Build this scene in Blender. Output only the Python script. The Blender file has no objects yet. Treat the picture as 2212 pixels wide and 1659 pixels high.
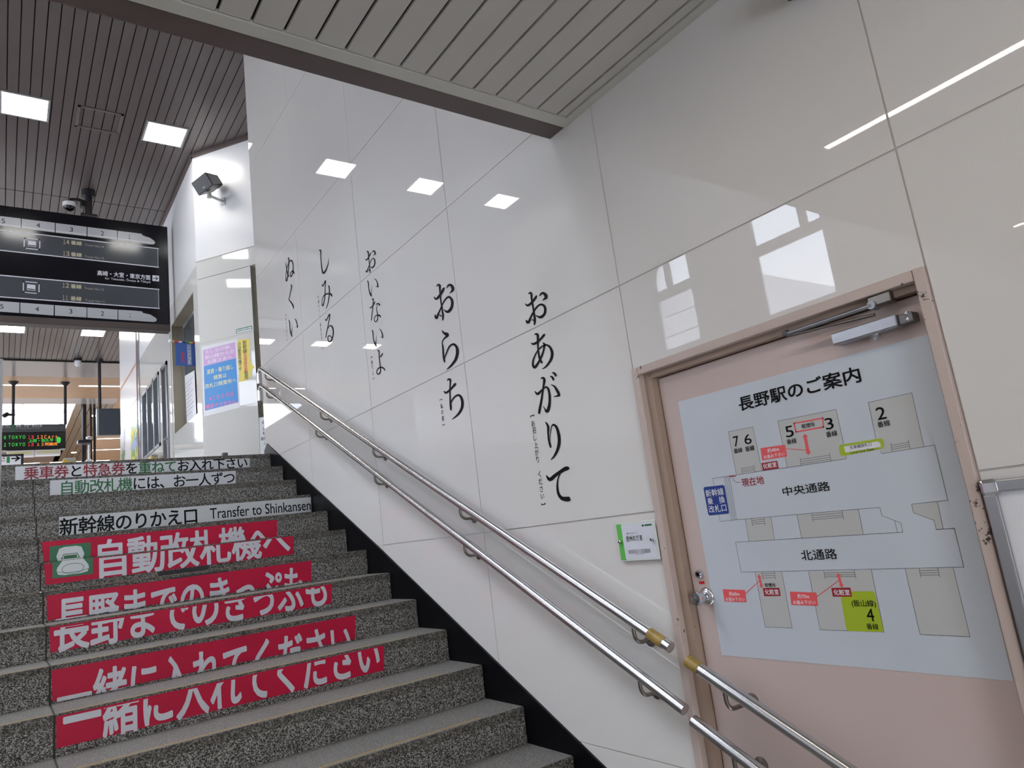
import bpy, bmesh, math, random
from mathutils import Vector, Matrix
from mathutils.geometry import tessellate_polygon
random.seed(7)
SC = bpy.context.scene
COL = SC.collection

# ------------------------------------------------------------------ camera, world, exposure
F_PX = 1529.364
YAW, PITCH, ROLL = math.radians(36.49469), math.radians(11.36973), math.radians(-7.30316)
cam_d = bpy.data.cameras.new('camera'); cam = bpy.data.objects.new('camera', cam_d); COL.objects.link(cam)
cam_d.sensor_fit = 'HORIZONTAL'; cam_d.sensor_width = 36.0
cam_d.lens = F_PX / 2212 * 36.0
cam_d.clip_start = 0.05; cam_d.clip_end = 200
fw = Vector((math.sin(YAW)*math.cos(PITCH), math.cos(YAW)*math.cos(PITCH), math.sin(PITCH)))
rt = Vector((math.cos(YAW), -math.sin(YAW), 0)); up = rt.cross(fw)
c_, s_ = math.cos(ROLL), math.sin(ROLL)
rt2 = rt*c_ + up*s_; up2 = up*c_ - rt*s_
cam.matrix_world = Matrix(((rt2.x, up2.x, -fw.x, -2.0), (rt2.y, up2.y, -fw.y, 0.0), (rt2.z, up2.z, -fw.z, 1.434), (0, 0, 0, 1)))
SC.camera = cam
SC.view_settings.view_transform = 'Standard'; SC.view_settings.look = 'None'
SC.view_settings.exposure = -0.06; SC.view_settings.gamma = 1.0; SC.view_settings.use_curve_mapping = False
SC.cycles.use_denoising = True
SC.cycles.max_bounces = 10; SC.cycles.diffuse_bounces = 6; SC.cycles.glossy_bounces = 5; SC.cycles.transparent_max_bounces = 12
SC.cycles.sample_clamp_indirect = 6.0; SC.cycles.caustics_reflective = False; SC.cycles.caustics_refractive = False
SKY, PANEL, TUBE, LINE = 12.5, 26.0, 35.0, 9.0      # sky, square ceiling lights, soffit tubes, far line lights
w = bpy.data.worlds.new('overcast_sky'); SC.world = w; w.use_nodes = True
wn, wl = w.node_tree.nodes, w.node_tree.links
bg = wn['Background']; bg.inputs['Strength'].default_value = SKY
tc = wn.new('ShaderNodeTexCoord'); mp = wn.new('ShaderNodeMapping'); mp.inputs['Scale'].default_value = (1, 1, 3)
nz = wn.new('ShaderNodeTexNoise'); nz.inputs['Scale'].default_value = 2.0; nz.inputs['Detail'].default_value = 5
cr = wn.new('ShaderNodeValToRGB')
cr.color_ramp.elements[0].position = .3; cr.color_ramp.elements[0].color = (.75, .84, 1.0, 1)
cr.color_ramp.elements[1].position = .7; cr.color_ramp.elements[1].color = (.90, .94, 1.0, 1)
wl.new(tc.outputs['Generated'], mp.inputs['Vector']); wl.new(mp.outputs[0], nz.inputs['Vector']); wl.new(nz.outputs['Fac'], cr.inputs[0]); wl.new(cr.outputs[0], bg.inputs['Color'])

# ------------------------------------------------------------------ constants of the place (metres)
SX = -0.015                       # right ends of the steps
SY, SZ, RUN, RISE, NST = 2.5889, 0.4594, 0.32595, 0.15881, 12
FLOOR2 = SZ + NST*RISE            # concourse floor
ZC, ZL = 6.789, 3.13              # concourse ceiling, low soffit
XL = -5.4                         # wall on the left of the stairs
SEAM = -1.818                     # joint in the granite
SLOPE = 0.4786
def sy(k): return SY + k*RUN      # front edge of step k
def sz(k): return SZ + k*RISE     # top of step k
def ry(k): return sy(k) - 0.0004   # face of the riser under step k

# ------------------------------------------------------------------ materials
def srgb(*c):
    out = []
    for v in c:
        v /= 255.0
        out.append(v/12.92 if v <= .04045 else ((v+.055)/1.055)**2.4)
    return tuple(out) + (1,)
MATS = {}
def mat(name, col, rough=.5, metal=0.0, spec=.5, emit=None, estr=0, coat=0):
    if name in MATS: return MATS[name]
    m = bpy.data.materials.new(name); m.use_nodes = True
    b = m.node_tree.nodes['Principled BSDF']
    b.inputs['Base Color'].default_value = col if len(col) == 4 else srgb(*col)
    b.inputs['Roughness'].default_value = rough; b.inputs['Metallic'].default_value = metal
    b.inputs['Specular IOR Level'].default_value = spec
    if coat: b.inputs['Coat Weight'].default_value = coat; b.inputs['Coat Roughness'].default_value = .05
    if emit is not None:
        b.inputs['Emission Color'].default_value = srgb(*emit); b.inputs['Emission Strength'].default_value = estr
    MATS[name] = m
    return m
def node(m, t, **kw):
    n = m.node_tree.nodes.new(t)
    for k, v in kw.items(): n.inputs[k].default_value = v
    return n
def link(m, a, b): m.node_tree.links.new(a, b)
def ramp(m, stops):
    r = m.node_tree.nodes.new('ShaderNodeValToRGB'); e = r.color_ramp.elements
    while len(e) < len(stops): e.new(.5)
    for el, (p, c) in zip(e, stops): el.position = p; el.color = c if len(c) == 4 else srgb(*c)
    return r
def vary(m, amount=.06, scale=3.0, bump=0.0, bscale=60.0):
    """gentle cloudy variation of the base colour and an optional fine bump"""
    b = m.node_tree.nodes['Principled BSDF']; base = tuple(b.inputs['Base Color'].default_value)
    t = node(m, 'ShaderNodeTexCoord'); n = node(m, 'ShaderNodeTexNoise', Scale=scale, Detail=4.0)
    link(m, t.outputs['Object'], n.inputs['Vector'])
    r = ramp(m, [(.3, tuple(v*(1-amount) for v in base[:3])+(1,)), (.7, tuple(min(1, v*(1+amount)) for v in base[:3])+(1,))])
    link(m, n.outputs['Fac'], r.inputs[0]); link(m, r.outputs[0], b.inputs['Base Color'])
    if bump:
        n2 = node(m, 'ShaderNodeTexNoise', Scale=bscale, Detail=3.0); bp = node(m, 'ShaderNodeBump', Strength=bump, Distance=.002)
        link(m, t.outputs['Object'], n2.inputs['Vector']); link(m, n2.outputs['Fac'], bp.inputs['Height']); link(m, bp.outputs[0], b.inputs['Normal'])
    return m
def granite(name, stops, bump, scale):
    m = mat(name, (120, 120, 118), .6, spec=.35); b = m.node_tree.nodes['Principled BSDF']
    t = node(m, 'ShaderNodeTexCoord')
    v = node(m, 'ShaderNodeTexVoronoi', Scale=scale, Randomness=1.0); n = node(m, 'ShaderNodeTexNoise', Scale=scale*.55, Detail=5.0, Roughness=.75)
    sep = node(m, 'ShaderNodeSeparateColor'); mx = node(m, 'ShaderNodeMath'); mx.operation = 'ADD'
    ml = node(m, 'ShaderNodeMath'); ml.operation = 'MULTIPLY'; ml.inputs[1].default_value = .45
    ml2 = node(m, 'ShaderNodeMath'); ml2.operation = 'MULTIPLY'; ml2.inputs[1].default_value = .55
    r = ramp(m, stops)
    link(m, t.outputs['Object'], v.inputs['Vector']); link(m, t.outputs['Object'], n.inputs['Vector'])
    link(m, v.outputs['Color'], sep.inputs[0]); link(m, sep.outputs[0], ml.inputs[0]); link(m, n.outputs['Fac'], ml2.inputs[0])
    link(m, ml.outputs[0], mx.inputs[0]); link(m, ml2.outputs[0], mx.inputs[1]); link(m, mx.outputs[0], r.inputs[0]); link(m, r.outputs[0], b.inputs['Base Color'])
    bp = node(m, 'ShaderNodeBump', Strength=bump, Distance=.002); link(m, mx.outputs[0], bp.inputs['Height']); link(m, bp.outputs[0], b.inputs['Normal'])
    return m
M_wall = vary(mat('glossy_white_stone', (217, 214, 211), .014, spec=.55), .02, .8)
M_wall2 = vary(mat('white_painted_panel', (232, 232, 235), .25, spec=.5), .02, .8)
M_cream = vary(mat('glossy_cream_stone', (214, 213, 209), .04, spec=.5), .02, 1.0)
M_joint = mat('joint_grey', (186, 182, 178), .7)
M_return = vary(mat('shaded_beige_tile', (160, 152, 136), .5, spec=.2), .04, 2)  # darker copy of the beige stone, the return's shade put into the colour
M_black = vary(mat('black_granite', (8, 8, 11), .3, spec=.12), .2, 30)
M_slat_low = vary(mat('soffit_slat', (190, 187, 181), .45), .02, 2)
M_gap = mat('slat_gap', (30, 27, 26), .9)
M_trimw = mat('soffit_trim', (196, 195, 186), .4)
M_brown = vary(mat('brown_fascia', (94, 82, 80), .5), .08, 4)
M_slat = vary(mat('brown_slat', (98, 89, 87), .3, spec=.4), .05, 1.5)
M_floor = vary(mat('floor_tile', (150, 146, 140), .3), .08, 2)
M_tread = granite('flamed_granite', [(.30, (70, 67, 64)), (.48, (108, 105, 101)), (.72, (142, 138, 133))], .25, 400)
M_riser = granite('speckled_granite', [(.30, (22, 22, 20)), (.42, (62, 60, 57)), (.53, (110, 107, 102)), (.70, (172, 168, 161))], .5, 270)
M_nose = granite('rough_granite_edge', [(.28, (28, 27, 24)), (.45, (72, 69, 63)), (.6, (108, 104, 97)), (.76, (150, 145, 137))], .9, 230)
M_steel = mat('brushed_steel', (200, 199, 200), .22, 1.0)
M_bracket = mat('dark_steel', (132, 126, 120), .3, 1.0)
M_chrome = mat('chrome', (215, 215, 220), .1, 1.0)
M_tape = vary(mat('worn_gold_tape', (150, 124, 62), .45), .25, 40)
M_door = vary(mat('pale_pink_paint', (199, 181, 176), .4), .03, 1.5)
M_ink = mat('black_ink', (12, 12, 15), .55, spec=.15)
M_glass_dark = mat('dark_glass', (70, 80, 88), .08, spec=.6)
M_white = mat('white_sheet', (226, 227, 232), .35)
M_frame = mat('grey_frame', (150, 152, 156), .4, .3)
M_dark = mat('dark_metal', (34, 33, 38), .4)
M_red = vary(mat('crimson_vinyl', (184, 14, 56), .5, spec=.25), .07, 6)
M_silver_ink = vary(mat('silver_white_ink', (198, 198, 204), .4), .04, 9)

# worn paint of the door frame: chips with their own shapes
M_jamb = mat('worn_frame_paint', (200, 184, 176), .4)
M_jamb2 = mat('worn_shaded_paint', (176, 154, 138), .45)  # chipped frame paint with the reveal's brown shade put into the colour
def _chips(m, c):
    b = m.node_tree.nodes['Principled BSDF']
    t = node(m, 'ShaderNodeTexCoord'); n = node(m, 'ShaderNodeTexNoise', Scale=38.0, Detail=6.0, Roughness=.7); n2 = node(m, 'ShaderNodeTexNoise', Scale=2.2, Detail=1.0)
    link(m, t.outputs['Object'], n.inputs['Vector']); link(m, t.outputs['Object'], n2.inputs['Vector'])
    mul = node(m, 'ShaderNodeMath'); mul.operation = 'MULTIPLY'; link(m, n.outputs['Fac'], mul.inputs[0]); link(m, n2.outputs['Fac'], mul.inputs[1])
    r = ramp(m, [(.0, c), (.385, c), (.40, (62, 50, 44)), (1, (52, 42, 38))])
    link(m, mul.outputs[0], r.inputs[0]); link(m, r.outputs[0], b.inputs['Base Color'])
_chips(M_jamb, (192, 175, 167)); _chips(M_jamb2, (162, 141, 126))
# brown wood ceiling
M_wood = mat('tan_wood', (196, 158, 118), .4)
def _wood():
    m = M_wood; b = m.node_tree.nodes['Principled BSDF']
    t = node(m, 'ShaderNodeTexCoord'); mpn = node(m, 'ShaderNodeMapping'); mpn.inputs['Scale'].default_value = (1, 14, 14)
    n = node(m, 'ShaderNodeTexNoise', Scale=1.3, Detail=4.0); r = ramp(m, [(.3, (172, 136, 98)), (.7, (186, 150, 112))])
    link(m, t.outputs['Object'], mpn.inputs[0]); link(m, mpn.outputs[0], n.inputs['Vector']); link(m, n.outputs['Fac'], r.inputs[0]); link(m, r.outputs[0], b.inputs['Base Color'])
_wood()
def glass_mat():
    m = bpy.data.materials.new('window_glass'); m.use_nodes = True; nt = m.node_tree
    nt.nodes.remove(nt.nodes['Principled BSDF']); out = nt.nodes['Material Output']
    a = nt.nodes.new('ShaderNodeBsdfTransparent'); g = nt.nodes.new('ShaderNodeBsdfGlossy'); g.inputs['Roughness'].default_value = .02
    f = nt.nodes.new('ShaderNodeFresnel'); f.inputs[0].default_value = 1.45; x = nt.nodes.new('ShaderNodeMixShader')
    nt.links.new(f.outputs[0], x.inputs[0]); nt.links.new(a.outputs[0], x.inputs[1]); nt.links.new(g.outputs[0], x.inputs[2]); nt.links.new(x.outputs[0], out.inputs[0])
    return m
M_glass = glass_mat()
# silver train cars: brushed horizontal bands
def emis(name, col, s):
    return mat(name, (10, 10, 10), .5, emit=col, estr=s)
M_panel = emis('panel_light', (255, 252, 246), PANEL)
M_tube = emis('tube_light', (255, 242, 224), TUBE)
M_line = emis('line_light', (255, 250, 240), LINE)

# ------------------------------------------------------------------ object helpers
def obj(name, bm, m, parent=None, smooth=False):
    me = bpy.data.meshes.new(name); bmesh.ops.recalc_face_normals(bm, faces=bm.faces); bm.to_mesh(me); bm.free()
    for mm in (m if isinstance(m, (list, tuple)) else [m]): me.materials.append(mm)
    if smooth:
        for p in me.polygons: p.use_smooth = True
        me.set_sharp_from_angle(angle=math.radians(40))
    o = bpy.data.objects.new(name, me); COL.objects.link(o)
    if parent: o.parent = parent; o.matrix_parent_inverse = Matrix.Translation(-parent.location) if parent.type == 'EMPTY' else Matrix.Identity(4)
    return o
def tag(o, label, cat, group=None):
    o['label'] = label; o['category'] = cat
    if group: o['group'] = group
    return o
def thing(name, label, cat, loc, group=None):
    o = bpy.data.objects.new(name, None); COL.objects.link(o); o.location = loc; o.empty_display_size = .1
    bpy.context.view_layer.update()
    return tag(o, label, cat, group)
def struct(o, label=None):
    o['kind'] = 'structure'
    if label: o['label'] = label
    return o
def BM(): return bmesh.new()
def box(bm, x0, x1, y0, y1, z0, z1, bev=0, mi=0):
    vs = [bm.verts.new((x, y, z)) for x in (x0, x1) for y in (y0, y1) for z in (z0, z1)]
    fs = [bm.faces.new([vs[i] for i in f]) for f in ((0, 1, 3, 2), (4, 6, 7, 5), (0, 4, 5, 1), (2, 3, 7, 6), (0, 2, 6, 4), (1, 5, 7, 3))]
    for f in fs: f.material_index = mi
    if bev:
        es = list({e for f in fs for e in f.edges})
        bmesh.ops.bevel(bm, geom=es, offset=bev, segments=2, profile=.5, affect='EDGES')
    return vs
def prism(bm, pts, d, mi=0):
    """polygon of 3-D points extruded by the vector d"""
    a = [bm.verts.new(p) for p in pts]; b = [bm.verts.new(Vector(p)+Vector(d)) for p in pts]
    n = len(a); fs = [bm.faces.new(a), bm.faces.new(list(reversed(b)))]
    for i in range(n): fs.append(bm.faces.new((a[i], b[i], b[(i+1) % n], a[(i+1) % n])))
    for f in fs: f.material_index = mi
def tube(bm, path, r, n=16, cap=True, mi=0):
    path = [Vector(p) for p in path]; rings = []; u = None
    for i, p in enumerate(path):
        t = (path[min(i+1, len(path)-1)] - path[max(i-1, 0)]).normalized()
        if u is None: u = t.orthogonal().normalized()
        u = (u - t*u.dot(t)).normalized(); v = t.cross(u)
        rr = r[i] if isinstance(r, (list, tuple)) else r
        rings.append([bm.verts.new(p + (u*math.cos(a) + v*math.sin(a))*rr) for a in [2*math.pi*k/n for k in range(n)]])
    for a, b in zip(rings, rings[1:]):
        for k in range(n): bm.faces.new((a[k], a[(k+1) % n], b[(k+1) % n], b[k])).material_index = mi
    if cap: bm.faces.new(list(reversed(rings[0]))); bm.faces.new(rings[-1])
def lathe(bm, base, axis, prof, n=24):
    """profile (distance along axis, radius)"""
    tube(bm, [Vector(base)+Vector(axis).normalized()*d for d, r in prof], [max(r, 1e-4) for d, r in prof], n)

# ------------------------------------------------------------------ flat frames: a surface of the place and its outward direction
class Fr:
    def __init__(s, fn, out, sgn): s.fn, s.out, s.sgn = fn, Vector(out), sgn
    def P(s, a, z, off=0): return Vector(s.fn(a, z)) + s.out*off
def FX(x): return Fr(lambda a, z: (x, a, z), (-1, 0, 0), -1)     # faces the stairs; a = y
def FY(y): return Fr(lambda a, z: (a, y, z), (0, -1, 0), 1)      # faces the camera side; a = x
S0, SD, SN = Vector((-.006, 9.15, 0)), Vector((.596, -.803, 0)), Vector((-.803, -.596, 0))
def FS(d=0): return Fr(lambda a, z: S0 + SD*a + SN*d + Vector((0, 0, z)), SN, 1)
TXT = {}
def glyphs(body, bold=0.0, res=4):
    k = (body, bold, res)
    if k not in TXT:
        cu = bpy.data.curves.new('t', 'FONT'); cu.body = body; cu.resolution_u = res
        o = bpy.data.objects.new('t', cu); COL.objects.link(o); dg = bpy.context.evaluated_depsgraph_get()
        me = bpy.data.meshes.new_from_object(o.evaluated_get(dg))
        vs = [(v.co.x, v.co.y, 0) for v in me.vertices]; fs = [tuple(p.vertices) for p in me.polygons]
        bpy.data.objects.remove(o); bpy.data.curves.remove(cu); bpy.data.meshes.remove(me)
        if bold:                                   # heavier strokes: the outline thickened in every direction
            nd = 8 if bold > .012 else 4; n0 = len(vs); base = vs; vs = []; f0 = fs; fs = []
            for k2 in range(nd):
                a = 2*math.pi*(k2+.5)/nd; vs += [(x+bold*1.25*math.cos(a), y+bold*1.25*math.sin(a), k2) for x, y, _ in base]
                fs += [tuple(i+n0*k2 for i in f) for f in f0]
        TXT[k] = (vs, fs)
    return TXT[k]
class Ink:
    """gathers flat shapes of one colour printed on one surface"""
    def __init__(s, fr, off=.0006, split=True): s.fr, s.off, s.bm, s.split, s.done = fr, off, bmesh.new(), split, []
    def cut(s):
        if s.split and len(s.bm.verts): s.done.append(s.bm); s.bm = bmesh.new()
    def v(s, a, z, off=0): return s.bm.verts.new(s.fr.P(a, z, s.off+off))
    def poly(s, pts, off=0):
        s.cut(); vs = [s.v(a, z, off) for a, z in pts]
        for t in tessellate_polygon([[Vector((a, z, 0)) for a, z in pts]]): s.bm.faces.new([vs[i] for i in t])
        return s
    def rect(s, a0, a1, z0, z1, off=0): return s.poly([(a0, z0), (a1, z0), (a1, z1), (a0, z1)], off)
    def line(s, pts, wd, close=False, off=0):
        s.cut(); keep, s.split = s.split, False
        pts = list(pts) + ([pts[0]] if close else [])
        for (a, b), (c, d) in zip(pts, pts[1:]):
            L = math.hypot(c-a, d-b)
            if L < 1e-6: continue
            ex, ey = (c-a)/L*wd/2, (d-b)/L*wd/2
            s.poly([(a-ex-ey, b-ey+ex), (c+ex-ey, d+ey+ex), (c+ex+ey, d+ey-ex), (a-ex+ey, b-ey-ex)], off)
        s.split = keep; return s
    def ell(s, ca, cz, ra, rz, n=24, off=0, w=None):
        P = [(ca+ra*math.cos(2*math.pi*k/n), cz+rz*math.sin(2*math.pi*k/n)) for k in range(n)]
        return s.line(P, w, True, off) if w else s.poly(P, off)
    def text(s, body, ca, cz, width=None, height=None, bold=0.0, clip=None, res=4, rot=0, skew=0.0):
        s.cut(); vs, fs = glyphs(body, bold, res)
        x0, x1 = min(p[0] for p in vs), max(p[0] for p in vs); y0, y1 = min(p[1] for p in vs), max(p[1] for p in vs)
        if width is None: kx = ky = height/(y1-y0)
        else: kx = width/(x1-x0); ky = height/(y1-y0) if height else kx
        bm2 = bmesh.new(); nv = [bm2.verts.new((p[0], p[1], p[2]*.01)) for p in vs]
        for f in fs:
            try: bm2.faces.new([nv[i] for i in f])
            except ValueError: pass
        cx, cy = (x0+x1)/2, (y0+y1)/2
        if clip:
            lo, hi = y0+(y1-y0)*clip[0], y0+(y1-y0)*clip[1]
            for co, no in (((0, lo, 0), (0, -1, 0)), ((0, hi, 0), (0, 1, 0))):
                bmesh.ops.bisect_plane(bm2, geom=bm2.verts[:]+bm2.edges[:]+bm2.faces[:], plane_co=co, plane_no=no, clear_outer=True, dist=1e-6)
            cy = (lo+hi)/2
        cr_, sr_ = math.cos(rot), math.sin(rot); M = {}
        for q in bm2.verts:
            u, t = (q.co.x-cx)*kx + skew*(q.co.y-cy)*ky, (q.co.y-cy)*ky
            u, t = u*cr_-t*sr_, u*sr_+t*cr_
            M[q] = s.v(ca+s.fr.sgn*u, cz+t, q.co.z*100*.00004)
        for f in bm2.faces: s.bm.faces.new([M[q] for q in f.verts])
        bm2.free(); return s
    def box_text(s, body, b, **k):
        a0, a1, z0, z1 = b
        if body.isdigit() and '1' in body:
            n = len(body); W = (a1-a0)/n; keep = s.split
            for i, ch in enumerate(body):
                wide = .50 if ch == '1' else .86
                if n == 1: wide = 1.0
                s.text(chr(0xFF10+int(ch)), a0+W*(i+.5), (z0+z1)/2, abs(W)*wide, abs(z1-z0), **k); s.split = False
            s.split = keep; return s
        return s.text(body, (a0+a1)/2, (z0+z1)/2, abs(a1-a0), abs(z1-z0), **k)
    def mid_text(s, body, t, **k): return s.text(body, t[0], t[1], t[2], **k)
    def column(s, body, p, q, size, bold=0.0, skew=0.0):
        n = len(body); s.cut(); keep, s.split = s.split, False
        for i, ch in enumerate(body):
            if ch == ' ': continue
            t = i/(n-1) if n > 1 else 0
            a, z = p[0]+(q[0]-p[0])*t, p[1]+(q[1]-p[1])*t
            vs, _ = glyphs(ch, bold); wd = max(v[0] for v in vs)-min(v[0] for v in vs); ht = max(v[1] for v in vs)-min(v[1] for v in vs)
            if ch in '【】': s.text(ch, a, z, None, ht*size, bold, rot=-math.pi/2)
            else: s.text(ch, a, z, None, ht*size, bold)
        s.split = keep; return s
    def build(s, name, m, parent=None):
        o = None
        for b in s.done + [s.bm]: o = obj(name, b, m, parent)
        return o
def sheet(name, pts, fr, th, m, parent=None, off=0):
    bm = BM(); prism(bm, [fr.P(a, z, off) for a, z in pts], fr.out*th); return obj(name, bm, m, parent)
def ctr(pts, fr):
    v = Vector()
    for a, z in pts: v += fr.P(a, z)
    return v/len(pts)
def rect4(b): return [(b[0], b[2]), (b[1], b[2]), (b[1], b[3]), (b[0], b[3])]

# ================================================================== THE SETTING
# --- right wall: glossy panels with recessed joints
VJ = [6.681, 5.504, 4.307, 3.105, 1.902, 0.790, -0.412, -1.614, -2.816, -4.02]
HJ = [0.0, .517, 1.426, 2.323, 3.220, 4.123, 5.323, ZC+.02]
bm = BM(); G = .003
for i in range(len(VJ)-1):
    y1, y0 = VJ[i], VJ[i+1]
    for j in range(len(HJ)-1):
        z0, z1 = HJ[j], HJ[j+1]
        if i == 4 and z1 < 1.5: continue
        if i == 4 and j == 2: z0 = 1.975
        g = G*(1.0 if j < 4 else .8)
        vs = box(bm, 0, .018, y0+g, y1-(g if i else 0), z0+g, z1-g)
        ty, tz = random.uniform(-.0010, .0010), random.uniform(-.0010, .0010)
        for v in vs:
            if v.co.x < .009: v.co.x += .0005 + ty*(v.co.y-(y0+y1)/2) + tz*(v.co.z-(z0+z1)/2)
wr = struct(obj('wall_right', bm, M_wall), 'glossy white stone panel wall beside the stairs')
bm = BM()
box(bm, .0035, .20, 1.895, 6.670, 0, ZC+.3); box(bm, .0035, .20, -4.0, .795, 0, ZC+.3); box(bm, .0035, .20, .795, 1.895, 1.978, ZC+.3); box(bm, .125, .20, .795, 1.895, 0, 1.978)
obj('joint_backing', bm, M_joint, wr)
# --- black stone skirting that climbs with the steps
bm = BM()
prism(bm, [(-.0005, y, z) for y, z in [(6.69, 2.42), (6.60, 2.474), (4.399, 1.434), (2.399, .445), (1.93, .22), (1.91, .10), (1.91, 0), (6.69, 0)]], (-.0115, 0, 0))
struct(obj('baseboard_right', bm, M_black), 'black stone skirting climbing along the stairs')
# --- wall section behind the corner: slanted bay, then the long wall of the concourse
bm = BM()
S = FS()
prism(bm, [S.P(0, FLOOR2), S.P(.815, FLOOR2), S.P(.815, 5.02), S.P(0, 5.02)], -SN*.05)
prism(bm, [S.P(0, 5.028), S.P(1.5, 5.028), S.P(1.5, 5.27), S.P(0, 5.27)], -SN*.05)
o = obj('wall_bay', bm, M_cream); struct(o, 'slanted cream panel bay past the corner of the stair wall')
bm = BM()
prism(bm, [S.P(0, 5.275), S.P(1.5, 5.275), S.P(1.5, ZC+.02), S.P(0, ZC+.02)], -SN*.05)
obj('upper_panel', bm, M_wall2, o)
bm = BM()
for z in (3.27, 4.165): prism(bm, [S.P(-.001, z), S.P(.816, z), S.P(.816, z+.006), S.P(-.001, z+.006)], SN*.0006)
prism(bm, [S.P(-.02, 5.262), S.P(1.5, 5.262), S.P(1.5, 5.277), S.P(-.02, 5.277)], SN*.003)
obj('panel_joint', bm, M_joint, o)
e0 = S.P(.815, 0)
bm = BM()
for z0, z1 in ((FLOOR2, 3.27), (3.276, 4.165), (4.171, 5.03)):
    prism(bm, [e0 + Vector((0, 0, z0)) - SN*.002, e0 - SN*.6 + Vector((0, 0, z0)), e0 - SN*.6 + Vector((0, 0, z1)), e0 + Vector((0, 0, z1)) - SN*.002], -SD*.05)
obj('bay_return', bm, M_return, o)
# long wall beyond (x = 0), with its counter opening, door and window
WY0, WY1, WZ0, WZ1 = 9.425, 10.93, 3.335, 4.965
bm = BM()
def wl_(y0, y1, z0, z1, mi=0): box(bm, 0, .09, y0, y1, z0, z1, mi=mi)
wl_(9.15, WY0, FLOOR2, 5.24); wl_(WY0, WY1, FLOOR2, WZ0); wl_(WY0, WY1, WZ1, 5.24); wl_(WY1, 11.30, FLOOR2, 5.24)
wl_(11.30, 11.78, 4.53, 5.24); wl_(11.78, 12.03, FLOOR2, 5.24); wl_(12.03, 13.70, FLOOR2, 3.36); wl_(12.03, 13.70, 4.55, 5.24); wl_(13.70, 13.93, FLOOR2, 5.24)
wl_(9.15, 11.33, 5.25, ZC+.02, 1); wl_(11.33, 13.93, 5.245, ZC+.02, 1)
o2 = struct(obj('wall_concourse', bm, [M_cream, M_wall2]), 'white panel wall of the concourse behind the big hanging sign')
bm = BM(); box(bm, -.0008, .0, 9.17, 11.4, 5.238, 5.252); box(bm, -.012, 0, 11.27, 11.33, 5.25, ZC); box(bm, -.01, 0, 11.0, 11.012, FLOOR2, 5.24); obj('panel_joint', bm, M_joint, o2)
bm = BM(); box(bm, .09, 1.45, 9.16, 9.2, FLOOR2, ZC+.05); box(bm, .55, .6, 9.2, 16.5, FLOOR2, ZC); obj('backing_wall', bm, M_cream, o2)
bm = BM(); box(bm, 1.35, 1.45, 6.4, 9.2, 0, ZC+.05); box(bm, .2, 1.45, 6.4, 6.5, 0, ZC+.05); box(bm, .7, 1.5, 6.4, 9.2, ZC+.012, ZC+.05); box(bm, .0, 1.45, 6.5, 9.2, FLOOR2-.2, FLOOR2)
struct(obj('wall_alcove', bm, M_cream), 'cream wall of the alcove behind the stair wall corner')
# deep counter window
w1 = bpy.data.objects.new('window_1', None); COL.objects.link(w1); w1.location = (.1, 10.2, WZ0); struct(w1, 'counter window in a deep cream recess'); bpy.context.view_layer.update()
bm = BM(); box(bm, .002, .17, WY1-.008, WY1-.002, WZ0, WZ1); box(bm, .002, .17, WY0+.002, WY0+.008, WZ0, WZ1); box(bm, .002, .17, WY0+.002, WY1-.002, WZ1-.008, WZ1-.002); box(bm, .002, .17, WY0+.002, WY1-.002, WZ0+.002, WZ0+.008); obj('window_recess', bm, M_return, w1)
bm = BM(); box(bm, .15, .19, WY0, WY1, WZ1-.05, WZ1); box(bm, .15, .19, WY0, WY1, WZ0, WZ0+.04); box(bm, .15, .19, WY1-.05, WY1, WZ0, WZ1); box(bm, .15, .19, WY0, WY0+.05, WZ0, WZ1); box(bm, .15, .19, WY0, WY1, 4.42, 4.46); obj('window_frame', bm, M_frame, w1)
bm = BM(); box(bm, .17, .176, WY0+.05, WY1-.05, WZ0+.04, WZ1-.05); obj('pane', bm, M_glass_dark, w1)
# side door, dark frame
d2 = bpy.data.objects.new('door_2', None); COL.objects.link(d2); d2.location = (.04, 11.55, FLOOR2); struct(d2, 'narrow grey metal door in the concourse wall'); bpy.context.view_layer.update()
bm = BM(); box(bm, -.02, .08, 11.30, 11.37, FLOOR2, 4.53); box(bm, -.02, .08, 11.71, 11.78, FLOOR2, 4.53); box(bm, -.02, .08, 11.30, 11.78, 4.47, 4.53); obj('door_frame', bm, mat('grey_door_frame', (120, 120, 124), .4, .4), d2)
bm = BM(); box(bm, .03, .06, 11.37, 11.71, FLOOR2, 4.47); obj('door_panel', bm, mat('grey_door_panel', (170, 170, 176), .35), d2)
bm = BM(); box(bm, -.03, .03, 11.40, 11.43, 3.28, 3.40, .008); box(bm, -.05, .0, 11.40, 11.47, 3.34, 3.365, .005); obj('door_handle', bm, M_chrome, d2)
# three pane window
w2 = bpy.data.objects.new('window_2', None); COL.objects.link(w2); w2.location = (.04, 12.9, 3.36); struct(w2, 'silver three pane sliding window'); bpy.context.view_layer.update()
bm = BM()
for y0, y1 in ((12.03, 12.09), (12.50, 12.57), (13.10, 13.16), (13.64, 13.70)): box(bm, -.015, .05, y0, y1, 3.36, 4.55)
box(bm, -.015, .05, 12.03, 13.70, 4.49, 4.55); box(bm, -.015, .05, 12.03, 13.70, 3.36, 3.41)
obj('window_frame', bm, M_frame, w2)
for y0, y1 in ((12.09, 12.50), (12.57, 13.10), (13.16, 13.64)):
    bm = BM(); box(bm, .02, .026, y0, y1, 3.41, 4.49); obj('pane', bm, M_glass_dark, w2)
bm = BM(); box(bm, .3, .34, 12.0, 13.8, 3.0, 4.7); obj('room_blind', bm, mat('grey_blind', (130, 136, 142), .6), w2)
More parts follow.
